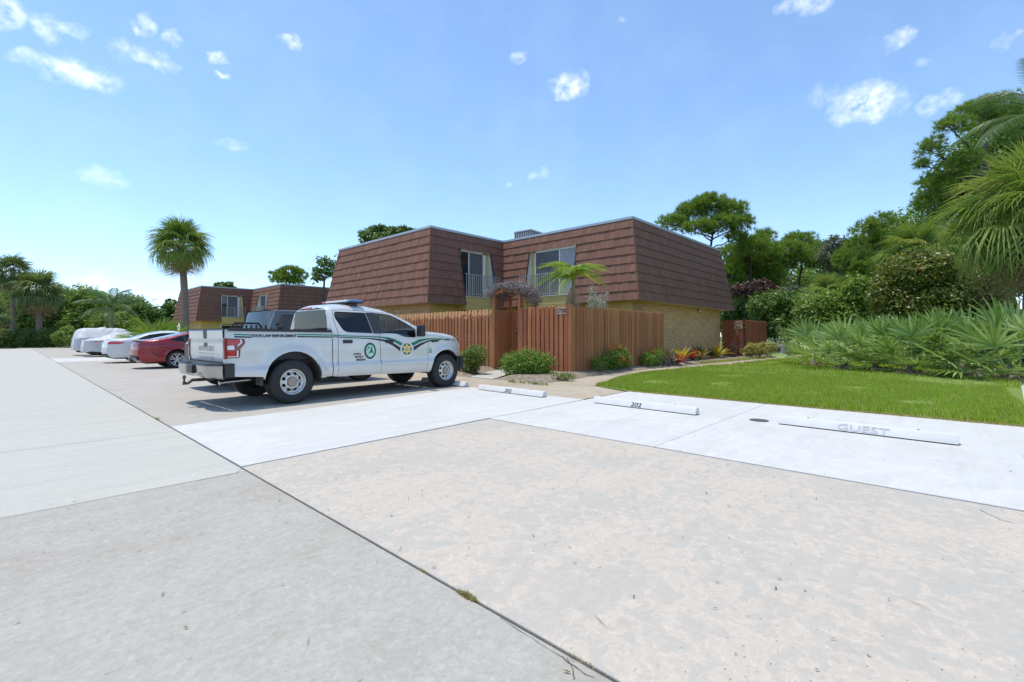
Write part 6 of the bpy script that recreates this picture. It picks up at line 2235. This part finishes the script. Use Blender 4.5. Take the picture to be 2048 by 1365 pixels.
# flowering ixora along the long fence
b = ground_at(1212, 746)
shrub('ixora_shrub', 'flowering ixora with orange blossoms against the long fence', (14.55, 8.45, .05), [(-.35, 0, .40, .38, .25, .36), (.15, 0, .46, .42, .25, .40), (.6, 0, .32, .32, .22, .30)], 3400, .032, M['clip'], 'shrub', 16, .18, .5,
      flowers=([(-.35, -.05, .78, .22, .15, .08), (.2, -.05, .82, .25, .15, .06), (.0, -.2, .45, .4, .1, .25)], 420, .018))
shrub('ixora_shrub', 'thin leafy shrub next to the 5708 corner post', (13.35, 8.42, .05), [(-.15, 0, .26, .24, .2, .26), (.25, 0, .32, .2, .2, .32)], 1300, .03, M['clip'], 'shrub', 12, .2, .4)
shrub('ixora_shrub', 'low ixora with few orange blossoms at the end of the long fence', (17.2, 8.4, .05), [(-.45, 0, .30, .38, .25, .26), (.2, 0, .36, .45, .28, .30), (.55, 0, .5, .2, .2, .22)], 3000, .032, M['clip'], 'shrub', 14, .18, .5,
      flowers=([(.1, -.05, .62, .4, .15, .08)], 120, .02))
shrub('small_weed', 'scraggly low plant on the sand below the corner post', ground_at(1118, 762), [(0, 0, .14, .2, .25, .13), (.05, -.3, .12, .2, .2, .12)], 700, .022, M['clip2'], 'plant', 14, .25, .4)
shrub('small_weed', 'low creeping green weed at the edge of the sandy bed', ground_at(1040, 767), [(0, .3 - k * .28, .03, .1, .16, .03) for k in range(5)], 900, .016, M['lightleaf'], 'plant', 4, .3, .3)


# bromeliads
def strap_mesh(name, L, w, arch, mat):
    rows = []
    for k in range(7):
        s = k / 6
        x = L * s * (1 - .12 * arch * s)
        z = L * (.55 * s - arch * .62 * s * s)
        hw = w * (.75 + .5 * s if s < .5 else 1.0 - (s - .5) * 1.8) if s < 1 else .003
        rows.append([(x, -hw, z + hw * .45), (x, 0, z), (x, hw, z + hw * .45)])
    return MB().grid(rows).mesh(name, mat, True)


STRAP = {}
for key in ('bromyellow', 'bromred', 'bromdark'):
    STRAP[key] = [strap_mesh('leaf', .55, .035, .75, M[key]), strap_mesh('leaf', .50, .035, .45, M[key])]


def bromeliad(label, loc, s, key, seed, key2=None):
    t = thing('bromeliad', label, 'bromeliad', loc)
    r_ = random.Random(seed)
    for k in range(20):
        f = k / 20
        kk = key2 if (key2 and f > .6) else key
        link('leaf', STRAP[kk][k % 2], t, (0, 0, .02), Euler((r_.uniform(-.3, .3), -R(62 - 58 * f + r_.uniform(-8, 8)), R(k * 137.5 + r_.uniform(-15, 15))), 'XYZ'), s * r_.uniform(.85, 1.15))
    return t


for i, (x, y, s, key, key2, lb) in enumerate([(1362, 722, 1.95, 'bromyellow', 'bromred', 'yellow bromeliad with red lower leaves at the brick wall'), (1358, 727, 1.23, 'bromred', None, 'small red bromeliad in front of the yellow one'),
                                              (1385, 720, 1.62, 'bromred', 'bromdark', 'orange-red bromeliad between the yellow ones'), (1400, 718, 2.08, 'bromdark', 'bromyellow', 'dark olive bromeliad at the brick wall'),
                                              (1336, 723, 1.76, 'bromdark', None, 'dark green bromeliad at the end of the long fence'), (1434, 718, 2.27, 'bromyellow', None, 'tall golden bromeliad at the corner of the brick wall'),
                                              (1424, 717, 1.56, 'bromdark', None, 'low dark bromeliad beside the golden one')]):
    k_ = (x - 1024) / FPX
    D = (8.62 - .055 * (y - 717)) / (CY - CX * k_)
    p = column_at(x, D, .08)
    bromeliad(lb, p, s * .78, key, 70 + i, key2)
for i, (x, D, lb, n) in enumerate([(1497, 25.2, 'yellow croton in front of the red-brown fence', 900), (1518, 25.6, 'taller yellow croton at the middle of the red-brown fence', 1100), (1538, 26.6, 'yellow croton near the end of the red-brown fence', 800)]):
    b = column_at(x, D)
    shrub('croton', lb, b, [(-.1, .1, .45, .25, .25, .25), (.12, -.1, .62, .25, .25, .25)], n, .05, M['croton'], 'plant', 10, .2, .5)
shrub('dry_shrub', 'dry reddish twiggy plant beside the number sign fence', column_at(1468, 25), [(0, 0, .55, .3, .3, .4)], 380, .035, M['redleaf'], 'plant', 16, .3, .4)
shrub('dry_shrub', 'withered grey-brown plants at the end of the long fence', ground_at(1335, 733), [(-.3, 0, .2, .3, .2, .2), (.4, -.1, .18, .4, .2, .17)], 1100, .035, M['vine'], 'plant', 14, .3, .4)
